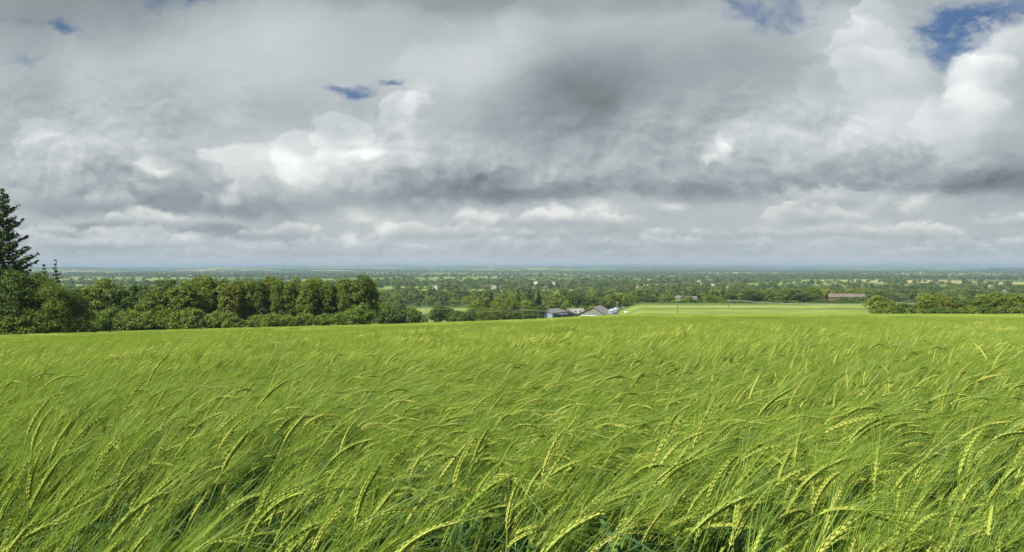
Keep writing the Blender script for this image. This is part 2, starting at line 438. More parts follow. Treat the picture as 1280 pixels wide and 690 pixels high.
def kind_pick(x, y, r):
    """how far the wind bends the stalks: gusts lay them over, more so to the right"""
    u = x / np.maximum(y, .5)
    g = fbm(x * .55 + 5, y * .55 + 2, 3) - .5
    q = g * 2.2 + u * .55 + r.normal(0, .30, len(x)) + .14 - np.clip((y - 3) / 25, 0, .3)
    i = np.where(q < -.12, r.integers(0, 6, len(x)), np.where(q < .22, r.integers(6, 14, len(x)), r.integers(14, 22, len(x))))
    return i
def build_barley():
    r = np.random.default_rng(3)
    X, Y, I, Z, RT, SS = [], [], [], [], [], []
    # near: single stalks
    x, y = jgrid(-7, 7, .45, 7.2, .052, r)
    m = (np.abs(x) < .72 * y + .55)
    x, y = x[m], y[m]
    thin = fbm(x * 1.3 + 30, y * 1.3, 3)
    keep = r.random(len(x)) < np.clip(1.15 - np.maximum(0, thin - .50) * 5.5, .22, 1)
    x, y = x[keep], y[keep]
    k = kind_pick(x, y, r)
    yaw = r.normal(.05, .46, len(x)) + (fbm(x * .7, y * .7 + 50, 2) - .5) * 1.2
    sc = r.normal(1.0, .095, len(x)).clip(.72, 1.2) * (.94 + .14 * fbm(x * .8 + 9, y * .8, 2))
    proud = r.random(len(x)) < .007
    k = np.where(proud, r.integers(0, 6, len(x)), k); sc = np.where(proud, sc * 1.09, sc)
    # stalks in front of the lens
    m = ~((np.abs(x) < .68 * y + .12) & (y < .98))
    x, y, k, yaw, sc = x[m], y[m], k[m], yaw[m], sc[m]
    u = x / y
    cand = np.where((y > .85) & (y < 1.9) & (np.abs(u) < .66))[0]
    show = r.permutation(cand)
    # the nearest ones are individuals
    w = np.argsort(y[show] + r.uniform(0, .35, len(show)))
    ind = show[w[:292]]
    isind = np.zeros(len(x), bool); isind[ind] = True
    z = ground_z(x, y)
    tilt = r.normal(0, .08, (len(x), 2))
    rot = np.c_[tilt, yaw]
    X.append(x[~isind]); Y.append(y[~isind]); Z.append(z[~isind]); I.append(k[~isind]); RT.append(rot[~isind]); SS.append(np.repeat(sc[~isind, None], 3, 1))
    one = [(x[j], y[j], z[j], k[j], rot[j], sc[j]) for j in ind]
    # middle: patches of .6 m
    x, y = jgrid(-19, 19, 6.9, 24, .50, r)
    m = (np.abs(x) < .70 * y + .5); x, y = x[m], y[m]
    X.append(x); Y.append(y); Z.append(ground_z(x, y)); I.append(NP + r.integers(0, 6, len(x)))
    g = fbm(x * .35 + 5, y * .35 + 2, 3) - .5
    RT.append(np.c_[np.full(len(x), -.068), np.clip(g * .5 - .02 + .10 * x / y, -.2, .35), r.normal(.05, .3, len(x))])
    s = r.normal(1, .06, len(x)); SS.append(np.c_[s, s, s * (.94 + .14 * fbm(x * .5 + 9, y * .5, 2)) * (.91 + .18 * fbm(x * .13 + 3, y * .08, 2))])
    # far: patches of 2 m to the edge of the field
    x, y = jgrid(-170, 170, 23.5, 235, 1.75, r)
    u = x / y
    m = (np.abs(u) < .70) & (y < field_edge(u) - .6); x, y = x[m], y[m]
    X.append(x); Y.append(y); Z.append(ground_z(x, y)); I.append(np.where(y + r.uniform(-14, 14, len(y)) > 62, NP + 11 + r.integers(0, 4, len(x)), NP + 6 + r.integers(0, 5, len(x))))
    RT.append(np.c_[-np.interp(x / y, _SU, _SV), np.full(len(x), .02), r.normal(.05, .25, len(x))])
    s = r.normal(1, .05, len(x)); SS.append(np.c_[s, s, s * (.95 + .1 * fbm(x * .2 + 9, y * .12, 2)) * (.91 + .18 * fbm(x * .13 + 3, y * .08, 2))])
    # shift the patches so that their stalks stand on the slope
    P = np.c_[np.concatenate(X), np.concatenate(Y), np.concatenate(Z)]
    R_ = np.concatenate(RT)
    o = scatter_object('barley_field', pc, P, np.concatenate(I), R_, np.concatenate(SS))
    o['label'] = 'green bearded barley crop filling the whole foreground slope'
    # individuals
    ms = []
    for i, (st, lv, ea, be) in enumerate(PLANTS):
        ms.append((st.mesh('stem', M_STEM, True), [l.mesh('leaf', M_BLADE, True) for l in lv], ea.mesh('ear', M_EAR, True), be.mesh('beard', M_AWN, True)))
    SH = {'upright': 'nearly upright barley stalk, straight green ear', 'leaning': 'right-leaning barley stalk, slanting bearded ear', 'arched': 'bowed barley stalk, ear arching down'}
    for (x, y, z, k, rt, sc) in one:
        u = x / y
        where = 'bottom left corner' if u < -.36 else 'bottom centre left' if u < 0 else 'bottom centre right' if u < .36 else 'bottom right corner'
        t = thing('barley_stalk', SH[KINDS[k]] + ', ' + where + ' of the field', 'barley', (x, y, z), 0, 'barley stalks nearest the camera, ' + where)
        t.rotation_euler = rt; t.scale = (sc,) * 3
        a, lv, e, bd = ms[k]
        put('stem', a, t)
        for l in lv: put('leaf', l, t)
        eo = put('ear', e, t); put('beard', bd, eo)
build_barley()

# ------------------------------------------------------------------ trees
M_LEAF = {
 'mid':   leaf_mat('foliage_mid', (.086, .142, .014), (.155, .198, .022), .42, per_obj=.45),
 'dark':  leaf_mat('foliage_dark', (.048, .090, .012), (.085, .132, .018), .36, per_obj=.45),
 'olive': leaf_mat('foliage_olive', (.098, .138, .015), (.165, .190, .024), .42, per_obj=.45),
 'pale':  leaf_mat('foliage_pale', (.120, .170, .020), (.175, .215, .030), .36, per_obj=.35),
 'bush':  leaf_mat('foliage_bush', (.096, .162, .018), (.155, .21, .026), .42, per_obj=.45),
 'fir':   leaf_mat('foliage_fir', (.036, .068, .016), (.060, .098, .020), .20, per_obj=.4),
}
M_BARK = surf_mat('bark', (.11, .085, .06), (.055, .045, .035), 4)
M_CONE = surf_mat('cone_brown', (.16, .065, .035), (.10, .045, .03), 5)

def leaves_at(b, C, Nn, size, r, m=0, aspect=1.5, outw=.7):
    """a folded diamond leaf-spray at every centre"""
    n = len(C); d = Nn * outw * 1.35 + r.normal(0, .55, (n, 3)); d /= np.linalg.norm(d, axis=1)[:, None]
    t = np.cross(d, r.normal(0, 1, (n, 3))); t /= np.linalg.norm(t, axis=1)[:, None] + 1e-9
    s = np.cross(d, t); sz = size * r.uniform(.6, 1.35, n)[:, None]
    a = C - t * sz * .5 * aspect; c = C + t * sz * .5 * aspect; l = C - s * sz * .42 + d * sz * .12; q = C + s * sz * .42 + d * sz * .12
    V = np.stack([a, l, c, q], 1).reshape(-1, 3); i = np.arange(n) * 4
    b.add(V, np.stack([i, i + 1, i + 2, i + 3], -1), m)

def sph(n, r):
    v = r.normal(0, 1, (n, 3)); return v / np.linalg.norm(v, axis=1)[:, None]

def crown_b(r, H, W, base=.18, nl=9, clumps=150, per=22, leaf=.40, m=0, flat=.0, b=None):
    """uneven crown: lobes carrying clumps of leaf sprays, gaps between them"""
    b = b or MB(); cz0 = H * base; hh = H - cz0
    L = []
    for k in range(nl):
        a = k * 2.4 + r.uniform(-.5, .5); t = (k + .5) / nl
        prof = math.sin(math.pi * min(.94, .12 + .80 * t) ** (1.0 - flat * .3)) if flat < .5 else (1.0 - .35 * t**3)
        rad = W / 2 * prof * r.uniform(.40, .72)
        L.append((rad * math.cos(a), rad * math.sin(a), cz0 + hh * (.12 + .74 * t), W * r.uniform(.20, .30) * (.8 + .3 * prof), hh * r.uniform(.13, .20)))
    L.append((0, 0, cz0 + hh * .5, W * .33, hh * .36)); L.append((r.normal(0, .05) * W, r.normal(0, .05) * W, H - hh * .22, W * .2, hh * .22))
    wts = np.array([q[3] ** 1.5 for q in L]); wts /= wts.sum()
    pick = r.choice(len(L), clumps, p=wts); LA = np.array(L)[pick]
    dv = sph(clumps, r); dv[:, 2] = np.where(dv[:, 2] < -.45, -dv[:, 2] * .6, dv[:, 2])
    rad = r.uniform(.72, 1.06, clumps)[:, None]
    C = LA[:, :3] + dv * rad * np.c_[LA[:, 3], LA[:, 3], LA[:, 4]]
    cr = W * .042 + leaf * .42
    for c, n in zip(C, dv):
        k = max(3, int(per * r.uniform(.5, 1.3))); o = r.normal(0, 1, (k, 3)) * cr * np.array([1, 1, .62])
        leaves_at(b, c + o, np.repeat(n[None], k, 0) * .5 + np.array([0, 0, .35]) + o / cr * .25, leaf, r, m)
    return b

def trunk_b(r, H, W, base=.2, rad=None, b=None, m=0, limbs=6):
    b = b or MB(); rad = rad or H * .022
    n = 6; P = np.c_[np.cumsum(r.normal(0, H * .008, n)), np.cumsum(r.normal(0, H * .008, n)), np.linspace(-.4, H * .72, n)]
    P[0, :2] = P[1, :2] = 0
    b.tube(P, rad * np.array([1.5, 1.0, .85, .65, .45, .2]), 7, m)
    for k in range(limbs):
        t = r.uniform(.25, .75); p0 = np.array([np.interp(t * H * .72, P[:, 2], P[:, q]) for q in range(3)]); a = k * 2.4 + r.uniform(-.4, .4)
        d = np.array([math.cos(a), math.sin(a), r.uniform(.5, 1.1)]); Ln = W * r.uniform(.28, .42)
        mid = p0 + d * Ln * .5 + r.normal(0, .03, 3) * W; b.tube([p0, mid, p0 + d * Ln + np.array([0, 0, .1 * Ln])], rad * np.array([.42, .28, .1]), 5, m)
    return b

def conifer_b(r, H, W, tiers=26, per=46, leaf=.34, base=.06, m=0, cones=None, up=.15, ragged=.25):
    b = MB()
    for k in range(tiers):
        t = (k + .5) / tiers; z = H * (base + (1 - base) * t); rad = W / 2 * (1 - t) ** .85 * (1 + r.uniform(-ragged, ragged)) + .12
        nb = max(3, int(7 * (1 - t) + 3))
        for q in range(nb):
            a = r.uniform(0, 6.28); rr = rad * r.uniform(.65, 1.15); k2 = max(4, int(per * rr / W * 2.2))
            s = np.linspace(.12, 1, k2); droop = -.35 * s * (1 - t) + up * s**2 * 1.6
            C = np.c_[np.cos(a) * rr * s, np.sin(a) * rr * s, z + rr * droop] + r.normal(0, leaf * .33, (k2, 3))
            leaves_at(b, C, np.tile([0, 0, 1.], (k2, 1)), leaf, r, m, 1.9, .9)
            if cones is not None and t > .35 and r.random() < cones:
                tip = C[-1]; b.box(tip + np.array([0, 0, -.12]), (.11, .11, .34), 1)
    return b
def ctrunk_b(r, H, b=None, m=0):
    b = b or MB(); b.tube(np.c_[np.zeros(5), np.zeros(5), np.linspace(-.4, H * .985, 5)], H * .013 * np.array([1.3, 1, .7, .4, .08]), 7, m); return b

# prototypes 1 m-scaled by their own height/width: kept at real size, copies are scaled
rt = np.random.default_rng(11)
def tree_proto(kind, H, W, **k):
    return crown_b(rt, H, W, **k)
WOOD = {}     # tall trees of the wood (H 13, W 6.5) per tone
def protos(tone, n, H, W, trunk=True, **k):
    out = []
    for _ in range(n):
        c = crown_b(rt, H, W, **k).mesh('crown', M_LEAF[tone])
        t = trunk_b(rt, H, W).mesh('trunk', M_BARK, True) if trunk else None
        out.append((c, t, H, W))
    return out
P_TALL = {t: protos(t, 3, 13, 7, base=.08, nl=15, clumps=420, per=24, leaf=.36, flat=.6) for t in ('olive', 'mid', 'dark')}
P_BUSH = {t: protos(t, 3, 5, 6.5, trunk=False, base=0., nl=10, clumps=230, per=22, leaf=.30) for t in ('bush', 'mid')}
P_OAK = {t: protos(t, 3, 11, 11, base=.12, nl=12, clumps=240, per=18, leaf=.55) for t in ('mid', 'dark', 'pale', 'olive')}
P_LOW = {t: protos(t, 2, 4, 7, trunk=False, base=0., nl=7, clumps=90, per=16, leaf=.50) for t in ('dark', 'mid', 'bush')}
P_FIR = [(conifer_b(rt, 14, 6.5, 20, 30, .55).mesh('crown', M_LEAF['fir']), ctrunk_b(rt, 14).mesh('trunk', M_BARK, True), 14, 6.5) for _ in range(2)]

def plant(name, pr, px, d, ytop, wpx, label, cat, group=None, rz=None, sink=.15):
    """tree or bush: column px, depth d, top row ytop, width in pixels"""
    crown, trunk, H0, W0 = pr
    p = at(px, d, sink); H = max(1.2, top_h(px, ytop, d) + sink); W = wpx / F * d
    t = thing(name, label, cat, p, random.uniform(0, 6.28) if rz is None else rz, group)
    t.scale = (W / W0, W / W0, H / H0)
    put('crown' if trunk else 'foliage', crown, t)
    if trunk: put('trunk', trunk, t)
    return t

def left_wood():
    rr = random.Random(4)
    # the tall block, right to left, rows in depth
    spec = []
    tops = [(466, 347), (456, 346), (446, 346), (434, 348), (422, 350), (410, 350), (398, 350), (386, 350), (374, 351), (362, 350), (350, 350), (340, 347), (326, 350), (312, 349), (300, 351), (288, 353), (274, 349), (260, 347), (246, 348)]
    for i, (px, yt) in enumerate(tops):
        tone = rr.choice(['olive', 'mid', 'mid', 'dark']) if px > 300 else rr.choice(['mid', 'mid', 'olive'])
        spec.append((px - 6 * (i == 0), yt + rr.uniform(-3, 2.5), rr.uniform(21, 31) if i else 25, 191 + rr.uniform(0, 7), tone))
    for i, (px, yt, w, d, tone) in enumerate(spec):
        ds = {'olive': 'tall bronze-tinged', 'mid': 'tall mid-green', 'dark': 'tall dark green'}[tone]
        plant('broadleaf_tree', rr.choice(P_TALL[tone]), px, d, yt, w, f'{ds} tree of the straight-topped wood, {ORD[i]} from its right end', 'tree', 'tall trees of the wood on the left')
    # lower trees between the tall block and the conifers
    low = [(232, 352, 38, 'mid'), (216, 357, 36, 'mid'), (203, 349, 30, 'dark'), (192, 362, 34, 'bush2'), (180, 355, 34, 'dark'), (166, 362, 36, 'mid'), (150, 358, 34, 'dark'), (136, 349, 36, 'mid'), (122, 352, 36, 'mid'), (108, 360, 34, 'dark')]
    for i, (px, yt, w, tone) in enumerate(low):
        tone = 'mid' if tone == 'bush2' else tone
        plant('broadleaf_tree', rr.choice(P_TALL[tone]), px, 184 + rr.uniform(0, 8), yt, w + 4, f'rounded {"dark" if tone == "dark" else "fresh"} green tree left of the tall block, {ORD[i]} from the block', 'tree', 'lower trees of the wood on the left')
    # bushes along the edge of the crop
    bl = [(440, 386, 36), (452, 380, 30), (424, 391, 24), (404, 393, 26), (381, 391, 30), (360, 394, 22), (342, 392, 34), (322, 393, 30), (300, 400, 20), (286, 391, 28), (268, 391, 34), (240, 386, 40), (222, 390, 36), (204, 386, 38), (186, 388, 34), (166, 387, 38), (150, 392, 28), (132, 386, 34), (116, 392, 30)]
    for i, (px, yt, w) in enumerate(bl):
        d = float(field_edge((px - 640) / F)) + 3 + rr.uniform(0, 2.5)
        plant('bush', rr.choice(P_BUSH['bush' if rr.random() < .7 else 'mid']), px, d, yt, w, f'rounded green bush at the foot of the wood, {ORD[i]} from its right end', 'bush', 'bushes along the edge of the wood')
    # nearest trees at the left border
    nb = [(-6, 330, 70, 'dark', 128), (20, 337, 62, 'dark', 126), (50, 339, 56, 'dark', 129), (66, 352, 46, 'mid', 127), (86, 362, 44, 'dark', 130), (100, 372, 36, 'mid', 136)]
    pr = {t: protos(t, 2, 11, 8.5, base=.0, nl=12, clumps=420, per=34, leaf=.24) for t in ('dark', 'mid')}
    for i, (px, yt, w, tone, d) in enumerate(nb):
        plant('broadleaf_tree', rr.choice(pr[tone]), px, d, yt, w, f'leafy green tree near the conifer at the left border, {ORD[i]} from the border', 'tree', 'trees at the left border')
    ub = [(-8, 388, 40, 124), (14, 392, 36, 124), (38, 386, 40, 125), (58, 392, 34, 126), (76, 388, 34, 127), (94, 396, 30, 128)]
    for i, (px, yt, w, d) in enumerate(ub):
        plant('bush', rr.choice(P_BUSH['mid']), px, d, yt, w, f'dense dark bush below the left border trees, {ORD[i]} from the border', 'bush', 'bushes under the left border trees')
    # the big spruce, and two thin ones
    H = top_h(6, 236, 131) + .2; W = 16
    t = thing('spruce_tree', 'tall dark spruce with brown cones cut by the left edge of the photo', 'tree', at(4, 131, .2))
    put('crown', conifer_b(np.random.default_rng(2), H, W, 44, 140, .36, cones=.5, up=.30, ragged=.3).mesh('crown', [M_LEAF['fir'], M_CONE]), t)
    put('trunk', ctrunk_b(rt, H).mesh('trunk', M_BARK, True), t)
    for px, yt, w, lab in ((70, 324, 20, 'thin sparse spruce top standing above the trees by the left border'), (55, 330, 26, 'thin brownish spruce just left of the sparse spruce top')):
        H = top_h(px, yt, 133) + .2
        t = thing('spruce_tree', lab, 'tree', at(px, 133, .2))
        put('crown', conifer_b(np.random.default_rng(int(px)), H, w / F * 133, 22, 16, .26, cones=.3, ragged=.5).mesh('crown', [M_LEAF['fir'], M_CONE]), t)
        put('trunk', ctrunk_b(rt, H).mesh('trunk', M_BARK, True), t)
left_wood()

def middle_trees():
    rr = random.Random(9)
    def row(items, name, cat, group, fmt, pick):
        for i, it in enumerate(items):
            px, yt, w, d, tone = it
            pr = pick(tone, rr)
            plant(name, pr, px, d + rr.uniform(0, 4), yt, w, fmt(i, it), cat, group)
    oak = lambda tone, q: q.choice(P_OAK[tone]); low = lambda tone, q: q.choice(P_LOW[tone])
    # dark copse beyond the crest, right of the wood
    row([(476, 388, 24, 262, 'dark'), (490, 387, 26, 264, 'dark'), (505, 388, 24, 266, 'dark'), (518, 390, 24, 268, 'dark'), (529, 394, 16, 270, 'dark')], 'bush', 'bush', 'dark copse right of the wood', lambda i, it: f'dark shady bush of the copse right of the wood, {ORD[i]} from the left', low)
    row([(484, 378, 22, 420, 'mid'), (500, 380, 24, 430, 'dark'), (470, 374, 24, 450, 'mid'), (514, 384, 18, 420, 'mid')], 'broadleaf_tree', 'tree', 'trees behind the dark copse', lambda i, it: f'small green tree rising behind the dark copse, {ORD[i]} planted', oak)
    # belt left of the barns
    belt = [(548, 381, 24, 330, 'dark'), (560, 384, 22, 345, 'dark'), (572, 388, 20, 325, 'dark'), (585, 389, 24, 322, 'dark'), (594, 376, 26, 380, 'mid'), (604, 372, 28, 392, 'olive'), (622, 374, 24, 388, 'mid'), (630, 380, 22, 350, 'mid'), (640, 373, 24, 385, 'mid'), (657, 374, 22, 385, 'pale'), (606, 387, 20, 330, 'bush'), (618, 386, 18, 345, 'bush'), (645, 388, 20, 350, 'dark'), (662, 386, 22, 360, 'dark'), (676, 381, 20, 400, 'dark')]
    for i, (px, yt, w, d, tone) in enumerate(sorted(belt)):
        pr = rr.choice(P_OAK.get(tone) or P_OAK['mid'])
        plant('broadleaf_tree', pr, px, d, yt, w, f'{"dark" if tone == "dark" else "fresh"} green tree in the belt left of the barns, {ORD[i]} from the left', 'tree', 'tree belt left of the barns')
    for i, (px, yt, w) in enumerate([(613, 361, 17), (648, 362, 16), (662, 361, 17), (673, 362, 17)]):
        plant('spruce_tree', P_FIR[i % 2], px, 395 + i * 3, yt, w, f'dark pointed conifer in the belt left of the barns, {ORD[i]} from the left', 'tree', 'conifers left of the barns')
    plant('broadleaf_tree', P_OAK['pale'][0], 695, 430, 367, 31, 'round pale green tree just behind the blue-grey shed', 'tree')
    back = [(714, 366, 24, 470, 'dark'), (727, 369, 22, 480, 'dark'), (740, 371, 22, 500, 'dark'), (752, 372, 20, 520, 'mid'), (764, 368, 26, 520, 'mid'), (776, 366, 26, 530, 'pale'), (788, 369, 24, 540, 'mid'), (800, 371, 22, 560, 'dark'), (812, 369, 24, 570, 'dark'), (824, 372, 22, 580, 'mid'), (836, 371, 22, 590, 'dark')]
    row(back, 'broadleaf_tree', 'tree', 'trees behind the barns', lambda i, it: f'green tree in the line behind the barns, {ORD[i]} from the left', oak)
    row([(704, 384, 16, 452, 'bush'), (716, 383, 16, 456, 'mid'), (728, 383, 16, 458, 'bush'), (690, 386, 16, 425, 'dark'), (740, 382, 14, 455, 'mid')], 'bush', 'bush', 'garden bushes around the farmhouse', lambda i, it: f'bush in the farm garden, {ORD[i]} counted behind the roofs', low)
    # hedge along the top of the meadow
    hd = [(px, 376 + rr.uniform(-1.5, 2) + max(0, (830 - px)) * .05, 13, 528 + (px - 780) * .03, rr.choice(['dark', 'dark', 'mid'])) for px in range(784, 1090, 10) if not 850 < px < 872]
    for i, it in enumerate(hd):
        plant('bush', low(it[4], rr), it[0], it[3], it[1], it[2], 'low dark hedge bush along the top edge of the striped meadow', 'bush', 'hedge bushes along the top of the meadow')
    row([(852, 374, 14, 515, 'bush'), (860, 371, 18, 512, 'mid'), (869, 375, 14, 514, 'dark')], 'bush', 'bush', 'bushes on the meadow edge', lambda i, it: f'rounded grey-green bush in front of the domed roof, {ORD[i]} from the left', low)
    st = [(888, 368, 18, 545, 'mid'), (900, 372, 14, 545, 'mid'), (912, 366, 20, 550, 'dark'), (926, 367, 20, 550, 'mid'), (937, 361, 19, 550, 'dark'), (947, 364, 18, 553, 'dark'), (957, 362, 20, 556, 'mid'), (968, 366, 18, 556, 'mid'), (980, 362, 22, 560, 'olive'), (993, 360, 26, 560, 'dark'), (1006, 364, 22, 562, 'dark'), (1018, 359, 24, 570, 'mid'), (1034, 361, 24, 640, 'pale'), (1050, 362, 26, 640, 'mid'), (1066, 360, 26, 640, 'pale'), (1082, 362, 24, 640, 'mid')]
    row(st, 'broadleaf_tree', 'tree', 'trees along the meadow hedge', lambda i, it: f'field tree standing in the meadow hedge, {ORD[i]} from the left', oak)
    row([(1053, 371.5, 13, 543, 'dark'), (1062, 371, 14, 540, 'dark'), (1072, 371.5, 14, 537, 'dark'), (1082, 371, 14, 535, 'dark'), (1092, 372, 12, 532, 'dark')], 'bush', 'bush', 'clipped hedge beside the brown barn', lambda i, it: f'dark clipped hedge bush beside the brown barn, {ORD[i]} from the barn', low)
    # trees behind the crest on the right
    rt_ = [(1096, 369, 26, 250, 'pale'), (1113, 376, 20, 252, 'mid'), (1128, 379, 20, 256, 'dark'), (1144, 380, 22, 254, 'dark'), (1160, 367, 34, 250, 'pale'), (1181, 369, 26, 256, 'olive'), (1196, 377, 24, 252, 'dark'), (1212, 375, 26, 256, 'dark'), (1228, 371, 28, 252, 'mid'), (1246, 366, 34, 250, 'mid'), (1266, 367, 34, 254, 'mid'), (1286, 369, 30, 252, 'mid')]
    row(rt_, 'broadleaf_tree', 'tree', 'trees behind the crest on the right', lambda i, it: f'leafy tree behind the crop on the right, {ORD[i]} from the left of its group', oak)
    rb_ = [(px, 385 + rr.uniform(-3, 2), 20, 238 + rr.uniform(0, 4), rr.choice(['mid', 'dark', 'dark'])) for px in range(1098, 1292, 13)]
    row(rb_, 'bush', 'bush', 'bushes behind the crest on the right', lambda i, it: f'low dark bush under the right-hand trees, {ORD[i]} from the left', low)
middle_trees()

# trees of the plain: hedgerows and woods; the largest stay individuals
def far_protos():
    c = bpy.data.collections.new('plain_tree_kinds'); out = []
    spec = [('mid', 11, 11, 46, 11, 1.15), ('dark', 11, 11, 46, 11, 1.15), ('olive', 11, 10, 46, 11, 1.15), ('mid', 10, 12, 46, 11, 1.15), ('pale', 9, 10, 44, 11, 1.1), ('dark', 12, 10, 46, 11, 1.15), ('bush', 9, 9, 40, 10, 1.1), ('dark', 13, 12, 50, 11, 1.15)]
    for i, (tone, H, W, cl, per, lf) in enumerate(spec):
        b = crown_b(rt, H, W, base=.06, nl=9, clumps=cl, per=per, leaf=lf)
        trunk_b(rt, H, W, b=b, m=1, limbs=2)
        me = b.mesh('broadleaf_tree', [M_LEAF[tone], M_BARK]); o = bpy.data.objects.new('plain_tree_a%02d' % i, me); c.objects.link(o); out.append(me)
    for i in range(3):   # stretches of hedge and clumps of wood for the far distance
        b = MB()
        for k in range(7):
            bb = crown_b(rt, rt.uniform(8, 12), rt.uniform(11, 15), base=0, nl=7, clumps=20, per=7, leaf=2.0)
            v, fs = bb.arrays(); base = b.n; b.v.append(v + np.array([(k - 3) * 10., rt.uniform(-4, 4) * (1 + 3 * i), 0])); b.n += len(v)
            for f, _ in fs: b.f.append((f + base, 0))
        o = bpy.data.objects.new('plain_tree_b%02d' % i, b.mesh('tree_clump', M_LEAF[['mid', 'dark', 'dark'][i]])); c.objects.link(o)
    return c, out
def plain_trees():
    r = np.random.default_rng(77)
    coll, meshes = far_protos()
    # candidates evenly over the picture: depth log-uniform
    def cand(n, d0, d1, p):
        d = (d0**p + (d1**p - d0**p) * r.random(n)) ** (1 / p); u = r.uniform(-.70, .70, n); return u * d, d
    x, d = cand(150000, 600, 6500, 1.25)
    bd, h = cells(x, d); wood = fbm(x / 1300. + 11, d / 420. + 3, 3) > .61
    u = x / d
    ok = ((bd < 10) & (r.random(len(x)) < .40)) | (wood & (r.random(len(x)) < .34)) | (r.random(len(x)) < .002)
    ok &= ~((u > .118) & (d < 640)); ok &= ~((u > -.2) & (u < .118) & (d < 680))
    x, d, u = x[ok], d[ok], u[ok]
    z = ground_z(x, d)
    s = np.where(r.random(len(x)) < .5, r.uniform(.38, .62, len(x)), r.uniform(.68, 1.1, len(x))); k = r.integers(0, 8, len(x))
    z -= .3
    order = np.argsort(d)
    # the ones hidden behind the wood on the left need no individuals
    px = 640 + u * F
    vis = (px > 472) & (px < 1285)
    seen = [j for j in order if vis[j]][:175]
    ind = np.zeros(len(x), bool); ind[seen] = True
    tones = ['mid-green', 'dark green', 'olive green', 'mid-green', 'pale green', 'dark green', 'fresh green', 'dark green']
    for j in seen:
        o = put('broadleaf_tree', meshes[k[j]], loc=(x[j], d[j], z[j]))
        o.rotation_euler = (0, 0, r.uniform(0, 6.28)); o.scale = (s[j],) * 3
        where = 'left of the barns' if px[j] < 690 else 'above the barns' if px[j] < 790 else 'above the striped meadow' if px[j] < 1090 else 'above the trees on the right'
        tag(o, f'small {tones[k[j]]} hedgerow tree on the plain, {where}', 'tree', 'hedgerow trees on the plain ' + where)
    rest = ~ind
    # the far distance in clumps
    x2, d2 = cand(42000, 5500, 17500, 1.1)
    bd, h = cells(x2, d2); w2 = fbm(x2 / 2600. + 11, d2 / 900. + 3, 3)
    ok = ((bd < 22) & (r.random(len(x2)) < .34)) | ((w2 > .585) & (r.random(len(x2)) < .3))
    x2, d2 = x2[ok], d2[ok]
    P = np.concatenate([np.c_[x[rest], d[rest], z[rest]], np.c_[x2, d2, ground_z(x2, d2) - .5]])
    I = np.concatenate([k[rest], 8 + r.integers(0, 3, len(x2))])
    T = np.zeros((len(P), 3)); T[:, 2] = r.uniform(-.5, .5, len(P))
    sa = np.concatenate([s[rest], r.uniform(.45, 1.0, len(x2))])
    cl = I >= 8
    o = scatter_object('far_woodland', coll, P, I, T, np.c_[sa * np.where(cl, 1.7, 1.15), sa * np.where(cl, 1.0, 1.15), sa * np.where(cl, .8, 1.)])
    o['label'] = 'countless hedgerow trees and woods across the distant plain'
    print('plain trees', len(P))
plain_trees()

# ------------------------------------------------------------------ farm and houses
M_BLUE = surf_mat('blue_grey_sheet', (.19, .24, .28), (.15, .195, .235), 1.2, .6)
M_ROOF = surf_mat('dark_roof', (.085, .09, .095), (.12, .115, .11), 1.0, .7)
M_RUST = surf_mat('faded_roof', (.165, .155, .145), (.12, .112, .105), .6, .8)
M_STONE = surf_mat('grey_green_wall', (.17, .185, .15), (.125, .14, .115), .7, .9)
M_WHITE = surf_mat('white_render', (.62, .61, .58), (.52, .51, .48), .8, .8)
M_BRICK = surf_mat('brown_brick', (.12, .072, .05), (.085, .052, .04), .8, .9)
M_TAN = surf_mat('tan_roof', (.115, .098, .078), (.09, .075, .06), .8, .9)
M_SLATE = surf_mat('slate', (.17, .19, .22), (.12, .135, .16), .8, .6)
M_STEEL = surf_mat('galvanised_steel', (.34, .39, .44), (.27, .32, .37), 1.5, .35, metal=.4)
M_GLASS = surf_mat('dark_glass', (.03, .035, .04), (.02, .025, .03), 1., .1, spec=.6)
M_WOODP = surf_mat('pole_wood', (.16, .13, .10), (.10, .08, .065), 3, .9)
M_WIRE = surf_mat('wire', (.45, .46, .47), (.40, .41, .42), 1, .4)
M_BLACK = surf_mat('rubber', (.02, .02, .02), (.03, .03, .03), 5, .8)
M_PAINT = surf_mat('white_paint', (.80, .80, .80), (.75, .75, .75), 5, .3)

def gable(b, w, l, h, ridge, m=0, off=0.):
    """walls with gables facing -Y: width w (x), length l (y), eaves h, ridge height"""
    x, y = w / 2, l / 2
    b.add([[-x,-y,-1.5],[x,-y,-1.5],[x,-y,h],[off,-y,ridge],[-x,-y,h]], [[0,1,2,3,4]], m)
    b.add([[-x,y,-1.5],[x,y,-1.5],[x,y,h],[off,y,ridge],[-x,y,h]], [[4,3,2,1,0]], m)
    b.add([[-x,-y,-1.5],[-x,y,-1.5],[-x,y,h],[-x,-y,h]], [[0,3,2,1]], m); b.add([[x,-y,-1.5],[x,y,-1.5],[x,y,h],[x,-y,h]], [[0,1,2,3]], m)
def gable_roof(b, w, l, h, ridge, over=.4, th=.18, m=0, off=0.):
    y = l / 2 + over
    for sgn in (-1, 1):
        e = np.array([sgn * (w / 2), h]); t = np.array([off, ridge]); dv = (e - t) / np.linalg.norm(e - t); e = e + dv * over
        n = np.array([-dv[1], dv[0]]) * (1 if sgn < 0 else -1); n = n if n[1] > 0 else -n
        q = [t + n * .03, e + n * .03, e + n * (.03 + th), t + n * (.03 + th)]
        v = [[p[0], yy, p[1]] for yy in (-y, y) for p in q]
        b.add(v, [[0,1,2,3],[7,6,5,4],[0,4,5,1],[1,5,6,2],[2,6,7,3],[3,7,4,0]], m)
def part(parent, name, fn, mat, loc=(0,0,0)):
    b = MB(); fn(b); return put(name, b.mesh(name, mat), parent, loc)

